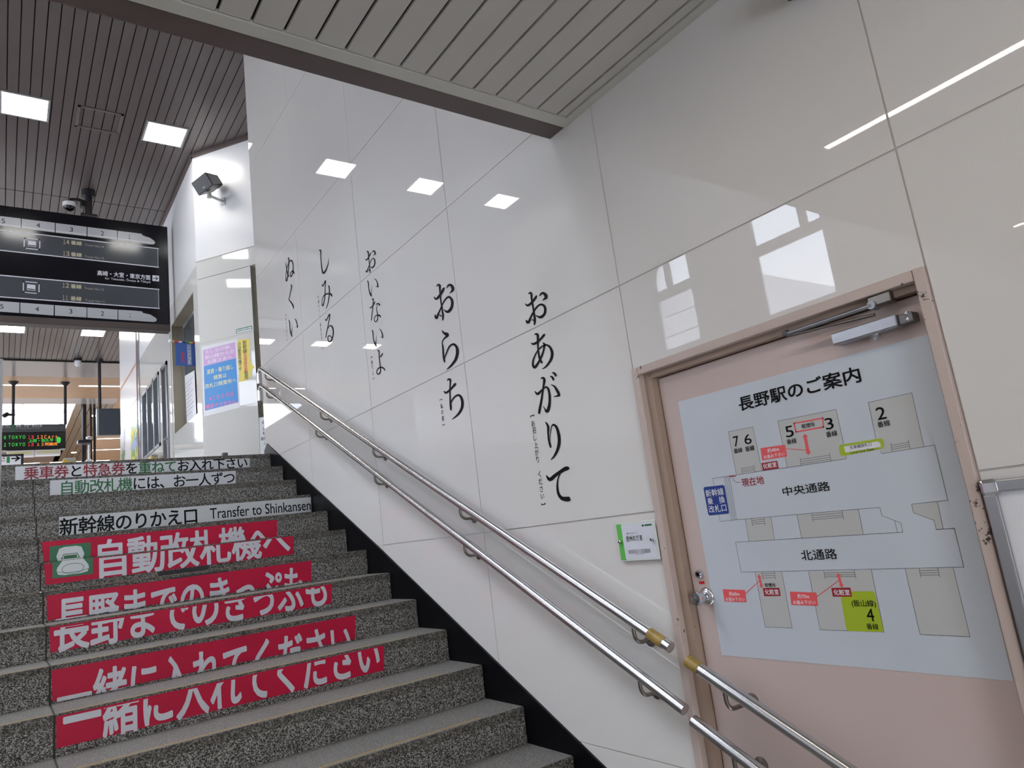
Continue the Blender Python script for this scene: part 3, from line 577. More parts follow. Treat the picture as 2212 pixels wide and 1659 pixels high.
# ================================================================== WALL LETTERING
WORDS = [('oagarite', '【お召し上がり ください】', [(2.5773,1.9261),(2.581,1.5216)], [[24812,24908,24849,24959,24748,24907,24798,24975,24691,24905,24739,24992,24684,24900,24653,24985,24703,24906,24573,24928,24696,24885,24540,24870,24690,24851,24527,24813,24693,24808,24531,24755,24704,24750,24547,24697,24712,24682,24559,24637,24711,24607,24564,24569,24705,24527,24567,24494,24700,24444,24567,24413,24695,24354,24564,24324,24689,24260,24558,24231,24685,24175,24553,24146,24683,24105,24548,24075,24682,24042,24543,24012,24681,23977,24539,23945,24681,23902,24535,23869,24681,23824,24532,23789,24684,23750,24532,23713,24691,23684,24534,23643,24699,23623,24538,23576,24709,23570,24549,23516,24723,23523,24571,23463,24740,23480,24599,23420,24752,23441,24625,23389,24748,23399,24656,23364,24736,23366,24687,23348],[25191,24566,25148,24575,25170,24525,25103,24538,25147,24481,25061,24504,25113,24437,25025,24483,25039,24378,24998,24470,24921,24347,24971,24470,24820,24355,24909,24476,24717,24377,24814,24491,24618,24402,24721,24512,24522,24431,24633,24540,24429,24463,24548,24575,24351,24494,24474,24605,24294,24523,24417,24628,24252,24550,24371,24647,24222,24574,24333,24661,24204,24604,24291,24668,24200,24629,24258,24670],[25290,23796,25218,23785,25302,23761,25191,23745,25313,23721,25166,23709,25301,23671,25147,23692,25231,23593,25129,23675,25079,23552,25162,23680,24997,23595,25147,23693,24945,23650,25089,23737,24892,23704,25025,23787,24833,23757,24958,23837,24771,23812,24888,23889,24712,23859,24821,23935,24662,23894,24763,23970,24613,23923,24709,23998,24556,23955,24651,24028,24486,23997,24579,24069,24410,24040,24500,24114,24337,24074,24420,24152,24268,24094,24341,24177,24202,24105,24263,24193,24138,24108,24186,24200,24080,24105,24109,24199,24032,24095,24027,24187,23992,24077,23940,24157,23944,24044,23853,24108,23896,24000,23770,24043,23868,23960,23706,23966,23856,23914,23679,23885,23855,23856,23678,23807,23866,23800,23694,23737,23888,23748,23722,23672,23921,23702,23767,23611,23965,23670,23833,23561,24032,23650,23924,23525,24115,23641,24031,23503,24177,23640,24149,23503,24216,23646,24263,23542,24275,23668,24346,23597,24338,23697,24405,23646,24388,23722,24450,23690,24432,23750,24481,23732,24479,23782,24509,23770],[24863,23641,24879,23677,24814,23637,24824,23679,24782,23627,24755,23664,24770,23611,24709,23626,24747,23576,24679,23586,24721,23539,24650,23549],[24048,24552,24075,24578,23985,24562,24035,24609,23926,24572,23992,24641,23875,24572,23937,24664,23829,24567,23869,24671,23789,24559,23790,24663,23769,24548,23700,24632,23748,24521,23616,24578,23723,24479,23543,24514,23710,24447,23491,24444,23705,24422,23470,24375,23703,24394,23478,24312,23699,24381,23517,24259,23693,24373,23597,24241,23726,24361,23667,24252,23776,24345,23718,24262,23817,24323,23767,24264,23853,24299,23821,24264,23887,24276,23875,24262],[24786,22901,24809,22936,24735,22895,24771,22951,24692,22888,24725,22967,24676,22877,24657,22965,24661,22865,24584,22939,24652,22857,24511,22887,24644,22837,24473,22811,24648,22777,24484,22730,24666,22688,24515,22641,24685,22587,24545,22547,24699,22475,24567,22440,24713,22355,24588,22324,24724,22242,24604,22213,24733,22141,24612,22115,24739,22046,24615,22022,24741,21953,24610,21932,24739,21857,24595,21838,24732,21763,24572,21748,24715,21677,24549,21674,24679,21604,24522,21621,24637,21551,24491,21574,24610,21522,24466,21524,24587,21499,24478,21478,24569,21475,24511,21458],[25140,22619,25110,22631,25119,22582,25061,22605,25091,22540,25018,22583,25037,22498,24988,22576,24966,22470,24957,22572,24890,22455,24917,22568,24810,22450,24861,22567,24721,22455,24787,22569,24625,22468,24700,22574,24528,22488,24612,22587,24428,22518,24522,22613,24331,22554,24428,22647,24244,22586,24342,22680,24167,22611,24269,22709,24099,22633,24205,22736,24051,22652,24150,22754,24024,22675,24092,22754,24013,22697,24049,22743],[24298,22380,24274,22396,24264,22335,24202,22370,24245,22299,24136,22333,24239,22295,24100,22277,24241,22254,24116,22212,24272,22182,24154,22135,24321,22089,24209,22041,24381,21999,24273,21947,24454,21920,24345,21862,24540,21843,24426,21778,24626,21772,24508,21702,24707,21711,24585,21635,24786,21657,24663,21575,24872,21608,24749,21519,24977,21555,24852,21458,25083,21509,24967,21399,25125,21495,25102,21374,25097,21486,25242,21448,25125,21530,25281,21536,25140,21591,25285,21620,25128,21657,25261,21700,25092,21733,25214,21782,25043,21807,25155,21860,24985,21876,25086,21930,24915,21943,25005,21997,24837,22003,24919,22058,24751,22058,24828,22114,24659,22107,24730,22166,24565,22146,24631,22208,24472,22175,24528,22239,24378,22194,24424,22259,24286,22203,24322,22271,24198,22203,24224,22275,24119,22193,24122,22270,24052,22171,24015,22244,23985,22132,23910,22195,23921,22079,23809,22127,23873,22019,23727,22041,23836,21940,23670,21940,23812,21847,23635,21829,23808,21760,23626,21721,23827,21683,23649,21623,23866,21607,23699,21533,23920,21537,23769,21453,23993,21473,23864,21384,24085,21413,23975,21326,24177,21361,24083,21280,24263,21320,24186,21245,24347,21287,24287,21220,24420,21263,24378,21205,24476,21249,24454,21203,24526,21244,24516,21211,24580,21239,24574,21219],[24766,20795,24785,20829,24702,20787,24734,20846,24649,20780,24672,20863,24637,20769,24586,20855,24631,20756,24504,20814,24622,20740,24442,20750,24617,20709,24426,20668,24635,20639,24466,20581,24676,20541,24534,20489,24721,20439,24598,20396,24762,20345,24643,20306,24806,20250,24685,20212,24858,20145,24733,20104,24924,20017,24792,19975,24998,19878,24857,19832,25070,19748,24921,19698,25143,19629,24987,19575,25214,19517,25053,19462,25268,19425,25105,19372,25293,19363,25136,19318,25300,19323,25156,19286,25306,19285,25177,19251],[25340,20357,25303,20362,25330,20310,25258,20319,25318,20261,25215,20279,25294,20214,25177,20252,25227,20147,25148,20234,25087,20117,25141,20236,24977,20148,25079,20250,24877,20195,24971,20282,24789,20235,24868,20313,24717,20263,24785,20334,24652,20286,24711,20352,24592,20303,24645,20367,24538,20313,24588,20382,24500,20316,24527,20394,24484,20310,24450,20385,24461,20296,24377,20353,24435,20271,24312,20302,24412,20226,24266,20232,24393,20149,24238,20140,24383,20050,24222,20032,24384,19945,24220,19919,24399,19835,24233,19801,24426,19719,24258,19679,24464,19614,24292,19565,24517,19518,24335,19458,24579,19432,24387,19358,24634,19368,24443,19280,24673,19331,24507,19227,24691,19315,24588,19195,24648,19303,24717,19206,24643,19295,24782,19271,24678,19340,24793,19331,24720,19396,24804,19386,24767,19450,24827,19440,24815,19506,24857,19498,24863,19562,24886,19558],[24110,20360,24083,20384,24040,20312,24000,20347,23976,20266,23913,20308,23925,20215,23826,20249,23880,20141,23747,20165,23838,20051,23680,20071,23801,19968,23628,19985,23764,19894,23589,19906,23734,19832,23565,19830,23723,19806,23568,19761,23697,19817,23648,19721,23723,19819,23723,19733,23792,19821,23783,19747,23872,19816,23861,19759,23963,19810,23956,19773,24055,19805,24052,19788],[24101,20746,24087,20767,24063,20717,24034,20757,24030,20690,23975,20745,24013,20669,23913,20715,23993,20639,23863,20669,23971,20602,23827,20618,23956,20579,23808,20565,23943,20553,23835,20519,23938,20519,23880,20495],[23925,20871,23916,20893,23879,20843,23861,20887,23840,20818,23799,20878,23820,20798,23732,20852,23799,20771,23676,20807,23776,20736,23636,20757,23762,20719,23615,20703,23750,20702,23648,20659,23751,20672,23699,20642],[24890,18803,24851,18820,24870,18773,24810,18798,24853,18745,24765,18773,24839,18712,24722,18733,24820,18665,24682,18680,24803,18610,24645,18614,24794,18551,24628,18534,24801,18475,24645,18446,24818,18382,24679,18355,24834,18286,24706,18265,24844,18193,24720,18176,24853,18099,24728,18085,24856,18008,24728,17998,24852,17919,24716,17914,24844,17834,24696,17833,24832,17761,24680,17760,24816,17703,24676,17702,24797,17654,24676,17654,24777,17606,24676,17606],[24710,17909,24735,17915,24669,18023,24702,18030,24627,18137,24670,18146,24586,18241,24635,18253,24547,18338,24599,18351,24509,18425,24561,18440,24463,18490,24519,18513,24406,18528,24472,18569,24354,18542,24410,18611,24331,18537,24314,18623,24300,18519,24211,18590,24252,18479,24120,18529,24211,18421,24049,18446,24182,18336,24002,18342,24162,18226,23972,18222,24152,18113,23955,18102,24151,18002,23947,17984,24159,17891,23952,17862,24183,17785,23978,17741,24227,17681,24032,17624,24289,17576,24107,17513,24357,17480,24191,17414,24430,17395,24283,17326,24511,17319,24384,17249,24593,17250,24491,17185,24676,17192,24604,17136,24765,17140,24719,17100,24856,17086,24832,17066],[25326,16443,25277,16451,25321,16386,25224,16402,25313,16326,25174,16357,25288,16269,25125,16327,25243,16217,25085,16307,25155,16167,25072,16305,25010,16152,25077,16309,24878,16186,25012,16327,24757,16237,24897,16370,24641,16282,24765,16416,24520,16319,24630,16455,24389,16355,24493,16492,24256,16389,24360,16527,24118,16422,24224,16567,23984,16451,24087,16606,23887,16467,23960,16634,23844,16466,23847,16641,23823,16460,23758,16629,23802,16459,23694,16608,23771,16469,23647,16564,23729,16474,23640,16522],[24352,16388,24300,16364,24424,16326,24366,16300,24498,16263,24431,16236,24566,16184,24484,16161,24624,16080,24525,16061,24675,15964,24557,15946,24710,15848,24573,15835,24729,15737,24575,15730,24732,15626,24562,15630,24714,15522,24532,15545,24671,15426,24484,15475,24606,15341,24421,15418,24517,15266,24358,15381,24399,15211,24293,15366,24278,15178,24209,15360,24179,15158,24122,15353,24089,15145,24054,15348,24007,15140,23996,15347,23944,15143,23947,15341,23888,15163,23909,15321,23855,15192,23881,15298]], 'rightmost tall black brush lettering on the white wall, five characters and a bracketed gloss', .033),
 ('orachi', '【私の家】', [(3.3871,2.1815),(3.3876,2.0413)], [[33007,28237,33046,28267,32930,28242,33011,28303,32859,28245,32971,28340,32826,28237,32893,28361,32796,28222,32737,28330,32796,28217,32591,28234,32798,28207,32553,28146,32792,28152,32558,28079,32789,28083,32571,28011,32788,28004,32593,27937,32790,27914,32622,27857,32793,27817,32644,27769,32797,27717,32650,27673,32803,27612,32648,27568,32804,27498,32645,27453,32799,27366,32643,27324,32790,27225,32640,27185,32782,27090,32634,27052,32777,26967,32622,26928,32773,26850,32606,26809,32770,26740,32592,26696,32767,26635,32580,26589,32764,26537,32569,26487,32766,26453,32569,26395,32776,26380,32586,26317,32790,26316,32614,26252,32801,26263,32648,26201,32808,26207,32707,26160,32815,26160,32770,26137],[33448,27802,33410,27799,33444,27756,33358,27749,33437,27706,33309,27702,33411,27652,33263,27669,33324,27563,33215,27636,33143,27491,33204,27636,32997,27496,33153,27647,32872,27522,33045,27671,32759,27551,32936,27699,32659,27578,32841,27724,32564,27609,32752,27752,32472,27645,32670,27784,32382,27690,32592,27826,32300,27737,32514,27875,32239,27776,32438,27913,32200,27802,32364,27931,32171,27825,32301,27933,32147,27845,32258,27931,32137,27869,32226,27927,32143,27887,32204,27922],[33560,26765,33499,26750,33581,26723,33469,26696,33602,26679,33440,26646,33606,26628,33408,26604,33587,26566,33369,26557,33536,26489,33342,26528,33330,26407,33456,26565,33232,26450,33455,26572,33184,26515,33390,26620,33127,26579,33305,26678,33046,26643,33202,26736,32948,26714,33089,26797,32850,26785,32981,26860,32762,26856,32885,26925,32677,26926,32793,26992,32587,26989,32697,27056,32484,27046,32593,27117,32375,27098,32486,27174,32272,27138,32385,27221,32180,27167,32293,27258,32096,27186,32203,27285,32016,27192,32110,27300,31936,27190,32009,27306,31874,27181,31891,27295,31844,27167,31751,27246,31796,27124,31629,27162,31738,27054,31528,27063,31698,26986,31455,26961,31682,26924,31423,26865,31683,26855,31421,26774,31699,26786,31438,26690,31729,26717,31471,26608,31774,26652,31523,26527,31836,26604,31606,26457,31933,26566,31726,26402,32052,26540,31873,26363,32133,26531,32038,26355,32159,26532,32215,26405,32221,26554,32336,26482,32299,26592,32416,26552,32366,26632,32471,26617,32430,26683,32503,26678,32498,26738,32531,26736],[33125,26566,33118,26603,33059,26541,33041,26584,33006,26511,32950,26548,32973,26481,32883,26502,32930,26434,32824,26453,32885,26386,32769,26407],[31957,27769,31990,27790,31872,27788,31951,27841,31791,27806,31908,27892,31724,27807,31836,27928,31662,27798,31727,27932,31603,27784,31602,27910,31572,27769,31467,27857,31546,27737,31348,27776,31511,27682,31256,27687,31489,27635,31193,27600,31480,27600,31170,27520,31478,27562,31180,27451,31480,27533,31219,27397,31486,27514,31291,27367,31514,27493,31374,27362,31559,27470,31453,27364,31611,27444,31537,27368,31669,27420,31628,27375,31729,27395,31718,27383],[32979,25655,32941,25653,32973,25605,32891,25600,32966,25553,32843,25551,32939,25493,32791,25510,32888,25429,32728,25472,32825,25367,32655,25431,32751,25304,32588,25398,32663,25243,32513,25371,32605,25204,32404,25329,32634,25230,32277,25229,32629,25258,32283,25129,32618,25232,32362,25089,32624,25204,32456,25068,32656,25188,32558,25066,32729,25178,32651,25076,32813,25163,32725,25078,32886,25137,32792,25066,32952,25106,32859,25045,33007,25074,32917,25020,33051,25043,32967,24997,33087,25008,33005,24972,33114,24961,33025,24935,33129,24898,33017,24874,33134,24825,32990,24798,33139,24753,32970,24717,33144,24680,32966,24639,33147,24604,32969,24561,33153,24525,32974,24481,33163,24443,32981,24397,33174,24358,32989,24313,33182,24274,32994,24231,33185,24190,32992,24150,33184,24109,32986,24071,33177,24033,32979,23999,33161,23961,32969,23934,33139,23898,32957,23874,33119,23849,32952,23824,33091,23807,32969,23785,33064,23777,32995,23763],[32951,23999,33041,24040,32890,24050,32990,24096,32829,24101,32938,24152,32768,24153,32884,24207,32712,24204,32827,24259,32657,24255,32768,24310,32588,24306,32698,24364,32494,24364,32613,24430,32388,24421,32518,24500,32288,24461,32414,24555,32197,24480,32300,24584,32107,24485,32184,24594,32025,24481,32076,24593,31962,24470,31974,24584,31923,24455,31863,24558,31890,24433,31754,24509,31839,24392,31656,24441,31785,24336,31568,24360,31748,24280,31500,24270,31731,24217,31462,24177,31728,24143,31446,24086,31733,24073,31445,24003,31742,24018,31455,23935,31757,23969,31481,23872,31791,23911,31525,23805,31845,23835,31588,23725,31915,23754,31671,23638,32001,23682,31781,23556,32117,23620,31927,23491,32258,23561,32090,23437,32389,23512,32238,23395,32492,23477,32360,23366,32581,23452,32469,23348,32671,23427,32577,23336,32761,23401,32692,23329,32850,23375,32806,23328,32941,23349,32921,23327],[32988,22700,33023,22724,32912,22706,32983,22758,32843,22711,32937,22793,32813,22704,32849,22813,32768,22687,32687,22789,32755,22676,32544,22701,32751,22659,32529,22616,32747,22598,32559,22550,32755,22527,32593,22483,32776,22456,32623,22412,32809,22380,32656,22336,32840,22293,32686,22253,32864,22195,32711,22158,32886,22089,32733,22054,32907,21977,32753,21943,32928,21856,32773,21823,32948,21729,32791,21697,32966,21609,32802,21578,32986,21503,32798,21470,33004,21405,32786,21368,33016,21316,32783,21275,33019,21230,32794,21190,33016,21152,32813,21115,33009,21091,32835,21058,32986,21046,32871,21022,32959,21020,32911,21009],[33496,22254,33462,22259,33483,22212,33400,22224,33467,22166,33342,22191,33432,22120,33292,22170,33340,22054,33252,22153,33174,22014,33226,22151,33033,22026,33153,22157,32901,22054,33027,22175,32778,22082,32903,22196,32670,22108,32798,22218,32566,22135,32698,22244,32460,22164,32600,22273,32341,22194,32497,22312,32222,22226,32395,22355,32133,22253,32303,22387,32078,22285,32208,22396,32049,22314,32134,22390],[32787,21390,32866,21421,32731,21435,32829,21474,32676,21479,32790,21528,32615,21516,32733,21579,32535,21551,32652,21625,32444,21583,32557,21665,32356,21607,32463,21696,32279,21622,32374,21718,32207,21630,32283,21732,32135,21630,32192,21737,32059,21627,32095,21737,31999,21619,31981,21726,31965,21605,31856,21687,31923,21571,31749,21624,31875,21518,31660,21547,31839,21457,31593,21462,31815,21388,31551,21370,31802,21308,31529,21273,31802,21227,31526,21179,31814,21148,31540,21087,31838,21071,31573,20996,31880,20998,31630,20908,31947,20927,31716,20826,32034,20858,31823,20751,32129,20796,31940,20687,32222,20748,32061,20638,32324,20706,32192,20602,32444,20664,32340,20571,32592,20620,32517,20546,32761,20576,32712,20526,32931,20532,32907,20506]], 'three character brush lettering, second from the door on the white wall', .031),
 ('oinaiyo', '【来てよ】', [(4.2341,2.6601),(4.2312,2.5156)], [[41632,33835,41673,33866,41530,33835,41609,33900,41478,33827,41512,33912,41521,33841,41359,33827,41503,33794,41307,33738,41492,33732,41305,33665,41485,33647,41320,33586,41479,33550,41334,33497,41474,33443,41340,33395,41470,33327,41345,33283,41466,33210,41347,33169,41458,33095,41343,33056,41451,32980,41335,32941,41446,32870,41327,32830,41445,32763,41319,32720,41447,32661,41310,32614,41453,32572,41308,32520,41465,32497,41315,32441,41481,32433,41329,32374,41492,32380,41349,32321,41497,32324,41395,32278,41498,32277,41447,32253],[41970,33484,41936,33481,41953,33430,41859,33428,41914,33374,41795,33391,41810,33306,41793,33388,41674,33276,41776,33386,41572,33286,41706,33392,41467,33307,41604,33409,41365,33335,41505,33432,41268,33368,41415,33464,41175,33406,41326,33502,41098,33443,41246,33536,41046,33478,41178,33560,41011,33513,41118,33578,40977,33548,41058,33597],[42046,32692,41992,32677,42069,32634,41934,32600,42062,32567,41887,32555,41906,32475,41943,32583,41780,32479,41930,32582,41716,32523,41873,32609,41654,32584,41794,32659,41589,32647,41711,32713,41519,32708,41626,32766,41444,32772,41537,32823,41364,32833,41448,32881,41274,32894,41357,32941,41178,32950,41266,33002,41087,32992,41176,33050,41004,33015,41087,33077,40925,33024,41000,33089,40851,33024,40919,33093,40761,33015,40802,33090,40716,32995,40664,33046,40696,32971,40564,32975,40658,32922,40492,32901,40632,32870,40444,32823,40621,32811,40426,32746,40624,32744,40431,32670,40641,32683,40452,32601,40674,32627,40490,32538,40721,32578,40546,32482,40779,32545,40618,32439,40855,32533,40712,32414,40943,32534,40821,32405,40987,32536,40955,32421,41039,32548,41110,32496,41113,32584,41196,32574,41170,32624,41235,32627,41220,32669,41255,32673],[41731,32578,41744,32606,41648,32554,41656,32591,41597,32534,41551,32555,41560,32494,41479,32489,41515,32436,41431,32426],[40848,33475,40880,33497,40774,33484,40836,33527,40702,33492,40790,33558,40644,33491,40726,33576,40565,33477,40602,33566,40542,33467,40443,33503,40529,33431,40327,33402,40515,33373,40263,33304,40504,33320,40257,33226,40501,33279,40298,33169,40509,33261,40390,33161,40553,33245,40478,33176,40607,33225,40559,33183,40662,33205,40644,33189],[41999,31918,41962,31924,41955,31867,41866,31871,41926,31815,41777,31794,41911,31765,41744,31722,41896,31696,41731,31648,41885,31617,41725,31567,41883,31523,41733,31473,41887,31418,41749,31373,41884,31316,41751,31276,41872,31223,41733,31186,41855,31135,41703,31099,41833,31050,41664,31014,41808,30966,41614,30929,41779,30884,41557,30847,41742,30809,41510,30781,41668,30721,41458,30707,41599,30663,41423,30650,41556,30635,41426,30615,41513,30610,41449,30599],[41468,30721,41624,30783,41464,30766,41591,30817,41459,30811,41559,30851,41447,30864,41524,30895,41422,30927,41487,30953,41390,30997,41449,31021,41357,31070,41408,31091,41325,31146,41366,31163,41291,31224,41322,31237,41258,31303,41277,31311],[40853,31630,40831,31645,40777,31580,40730,31598,40708,31521,40621,31528,40655,31458,40545,31450,40595,31377,40474,31363,40549,31298,40415,31274,40523,31223,40373,31188,40510,31147,40343,31103,40499,31079,40323,31031,40491,31025,40312,30974,40486,30983,40310,30928,40482,30950,40318,30889,40479,30915,40353,30859,40479,30886,40396,30845],[40471,31023,40416,30965,40556,31022,40502,30966,40633,31020,40584,30969,40688,31012,40654,30977,40735,31001,40721,30986],[41488,30368,41525,30396,41373,30361,41454,30431,41321,30351,41347,30443,41371,30377,41203,30355,41351,30326,41195,30277,41365,30253,41224,30201,41397,30158,41272,30110,41432,30063,41316,30020,41463,29975,41350,29933,41496,29888,41382,29846,41533,29803,41418,29759,41579,29717,41464,29672,41629,29632,41514,29586,41673,29554,41557,29510,41702,29493,41586,29450,41725,29441,41609,29398,41753,29379,41636,29336,41793,29294,41675,29250,41838,29199,41718,29155,41873,29124,41757,29080,41894,29072,41801,29034,41903,29039,41840,29013],[41962,30012,41928,30011,41938,29957,41853,29961,41869,29891,41814,29944,41743,29863,41830,29954,41654,29874,41756,29959,41561,29884,41662,29967,41447,29900,41549,29979,41337,29921,41445,29997,41237,29949,41357,30025,41144,29981,41274,30060,41072,30010,41202,30088,41021,30046,41125,30107,40994,30080,41060,30119],[41002,29822,41029,29842,40908,29821,40966,29866,40819,29819,40898,29890,40755,29810,40803,29899,40657,29778,40639,29866,40595,29748,40472,29794,40558,29711,40372,29703,40520,29664,40337,29633,40497,29647,40354,29599,40479,29626,40394,29590],[40701,29764,40639,29725,40752,29744,40689,29706,40804,29724,40738,29686,40851,29695,40781,29660,40892,29655,40819,29623,40926,29606,40853,29578,40950,29547,40873,29522,40956,29466,40872,29442,40951,29375,40857,29351,40946,29309,40844,29283,40945,29287,40838,29268,40939,29278,40828,29260,40925,29237,40808,29215,40907,29182,40783,29155,40895,29123,40768,29091,40890,29060,40767,29025,40892,28993,40775,28956,40909,28931,40796,28890,40949,28875,40833,28827,41004,28824,40883,28767,41061,28790,40945,28722,41156,28769,41063,28688,41208,28770,41229,28705,41264,28804,41370,28792,41336,28875,41443,28883,41360,28915,41464,28936,41370,28957,41465,28986,41358,28997,41446,29032,41318,29034,41405,29076,41257,29068,41345,29118,41184,29088,41269,29149,41098,29093,41173,29164,40999,29087,41062,29167,40911,29072,40947,29158,40835,29049,40827,29133,40761,29018,40711,29096,40706,28991,40600,29049,40633,28942,40473,28972,40582,28900,40386,28886,40540,28855,40387,28820,40499,28795,40423,28775],[41959,28395,41909,28402,41911,28339,41813,28344,41877,28284,41729,28270,41866,28240,41702,28205,41858,28182,41695,28142,41853,28114,41695,28072,41854,28034,41705,27993,41860,27945,41722,27907,41859,27852,41728,27820,41845,27755,41715,27728,41824,27657,41691,27632,41801,27568,41660,27544,41779,27492,41620,27470,41755,27425,41573,27405,41724,27360,41528,27343,41679,27291,41481,27279,41630,27227,41435,27215,41591,27182,41404,27158,41555,27146,41418,27115,41523,27114,41459,27096],[41479,27249,41607,27291,41459,27322,41563,27357,41438,27396,41520,27424,41416,27462,41479,27484,41392,27516,41444,27534,41367,27562,41411,27579,41339,27613,41376,27627,41308,27674,41339,27685,41276,27738,41301,27747,41244,27802,41262,27809],[40818,28115,40795,28130,40742,28068,40694,28088,40677,28015,40589,28026,40634,27963,40523,27959,40587,27895,40465,27885,40548,27825,40416,27809,40521,27754,40373,27730,40502,27680,40337,27650,40487,27611,40313,27576,40475,27547,40302,27508,40466,27488,40302,27447,40460,27440,40311,27397,40453,27393,40345,27356,40450,27355,40390,27332],[40457,27516,40411,27463,40532,27516,40486,27465,40603,27514,40560,27468,40663,27505,40632,27473,40718,27493,40705,27480],[41343,26756,41382,26789,41255,26747,41318,26814,41241,26741,41194,26809,41240,26736,41077,26733,41205,26678,41041,26647,41206,26613,41049,26571,41219,26526,41073,26486,41231,26435,41091,26399,41236,26344,41098,26311,41238,26250,41099,26218,41238,26149,41098,26118,41233,26036,41093,26006,41225,25916,41085,25886,41219,25803,41079,25773,41213,25699,41074,25670,41209,25603,41070,25573,41213,25520,41074,25487,41224,25450,41082,25414,41242,25394,41099,25350,41278,25350,41136,25294,41344,25312,41202,25243,41427,25284,41289,25201,41480,25274,41402,25177,41536,25281,41579,25208,41598,25309,41714,25279,41634,25338,41772,25339,41672,25384,41800,25400,41685,25430,41801,25458,41664,25474,41774,25513,41614,25517,41722,25564,41546,25549,41648,25607,41452,25569,41544,25636,41338,25579,41419,25655,41232,25577,41292,25661,41145,25564,41167,25652,41064,25542,41042,25628,40986,25513,40920,25592,40900,25476,40796,25543,40813,25430,40679,25485,40749,25393,40578,25423,40682,25337,40497,25340,40634,25288,40467,25274,40601,25259,40480,25236,40574,25230,40513,25216],[41108,26266,41135,26318,41002,26247,41051,26317,40881,26240,40978,26324,40791,26258,40927,26343,40710,26283,40862,26370,40645,26310,40800,26395,40587,26350,40719,26420,40546,26391,40642,26441]], 'five character brush lettering in the middle of the white wall', .031),
 ('shimiru', '【凍りつく・底冷えする】', [(5.1013,3.3867),(5.0871,2.9663)], [[50076,37348,50136,37391,49916,37331,50054,37439,49860,37315,49888,37441,49916,37337,49650,37297,49872,37265,49591,37170,49871,37188,49621,37083,49890,37083,49681,36995,49908,36954,49728,36883,49917,36799,49746,36735,49924,36624,49751,36560,49928,36448,49748,36383,49931,36274,49740,36206,49931,36099,49723,36027,49924,35932,49694,35856,49906,35765,49645,35684,49880,35607,49583,35520,49847,35481,49526,35402,49757,35353,49503,35372,49506,35248,49590,35428,49374,35220,49540,35418,49228,35208,49464,35408,49088,35223,49359,35409,48957,35265,49220,35428,48826,35327,49060,35463,48704,35401,48906,35512,48592,35488,48765,35578,48488,35587,48632,35659,48396,35693,48515,35749,48325,35806,48419,35849,48268,35927,48339,35959,48210,36047,48258,36069],[50053,34603,50003,34591,50047,34530,49930,34502,50037,34452,49861,34419,49945,34356,49851,34410,49751,34315,49910,34433,49668,34345,49833,34442,49587,34381,49743,34468,49481,34423,49652,34514,49365,34473,49558,34575,49273,34514,49474,34624,49205,34547,49383,34651,49160,34573,49307,34662],[49325,34627,49151,34561,49335,34562,49170,34500,49345,34497,49189,34438,49367,34418,49218,34360,49408,34317,49262,34259,49462,34200,49315,34142,49515,34071,49365,34014,49560,33927,49403,33869,49605,33773,49437,33711,49658,33622,49483,33557,49721,33473,49546,33406,49792,33327,49621,33260,49872,33201,49700,33130,49969,33099,49785,33019,50075,33017,49874,32925,50165,32962,49957,32858,50245,32933,50076,32813,50169,32911,50303,32876,50183,32926,50376,32961,50234,32998,50394,33039,50263,33081,50392,33120,50263,33169,50375,33207,50239,33264,50340,33303,50184,33348,50283,33390,50097,33421,50201,33470,49981,33482,50094,33542,49844,33519,49966,33595,49684,33525,49812,33624,49508,33510,49632,33632,49337,33481,49429,33616,49160,33436,49198,33568,48968,33375,48962,33499,48797,33312,48753,33428,48666,33253,48566,33357,48572,33202,48388,33275,48512,33165,48233,33173,48453,33120,48158,33074,48385,33047,48149,32998,48311,32965,48147,32931],[48867,34000,48879,34055,48778,33962,48732,34024,48770,33948,48552,33923,48760,33897,48513,33823,48750,33802,48516,33725,48751,33695,48531,33619,48762,33581,48549,33506,48785,33458,48580,33384,48824,33331,48630,33256,48886,33191,48708,33120,48964,33045,48805,32981,49046,32917,48903,32857,49124,32819,48989,32761,49205,32739,49077,32682,49301,32661,49186,32606,49422,32580,49329,32533,49560,32500,49491,32465,49699,32419,49654,32397],[49920,31777,49871,31767,49916,31698,49792,31674,49909,31615,49716,31586,49825,31521,49693,31569,49608,31475,49777,31598,49524,31507,49706,31608,49432,31546,49602,31637,49293,31592,49474,31689,49130,31648,49330,31755,48997,31694,49205,31809,48889,31729,49084,31843,48811,31755,48987,31861],[48990,31812,48794,31751,48996,31762,48799,31695,49028,31684,48835,31612,49089,31585,48904,31514,49174,31461,48999,31393,49277,31326,49110,31259,49407,31175,49242,31109,49555,31013,49389,30947,49689,30868,49521,30801,49797,30753,49628,30686,49890,30655,49719,30588,49971,30560,49801,30496,50037,30467,49871,30407,50090,30379,49932,30323,50142,30291,49994,30238],[49572,30766,49657,30811,49453,30807,49549,30857,49336,30846,49440,30905,49218,30867,49325,30938,49095,30864,49201,30957,48989,30848,49052,30957,48938,30828,48859,30911,48874,30788,48681,30820,48787,30718,48538,30712,48713,30634,48437,30594,48658,30530,48384,30471,48623,30409,48367,30343,48619,30290,48378,30218,48652,30178,48419,30099,48716,30068,48487,29984,48803,29974,48574,29881,48919,29896,48682,29790,49056,29833,48812,29711,49180,29794,48953,29659,49278,29780,49116,29643,49355,29782,49299,29662,49389,29785,49490,29721,49437,29814,49626,29810,49506,29880,49704,29903,49552,29951,49749,29989,49566,30020,49762,30072,49551,30089,49747,30153,49515,30138,49703,30216,49458,30168,49623,30257,49387,30182,49507,30278,49346,30180,49345,30260,49283,30151,49177,30191,49176,30086,49037,30105,49087,30021,48926,30023,49037,29970,48861,29951,49001,29914,48828,29887,48963,29853,48798,29828]], 'three character brush lettering, second from the far end of the white wall', .031),
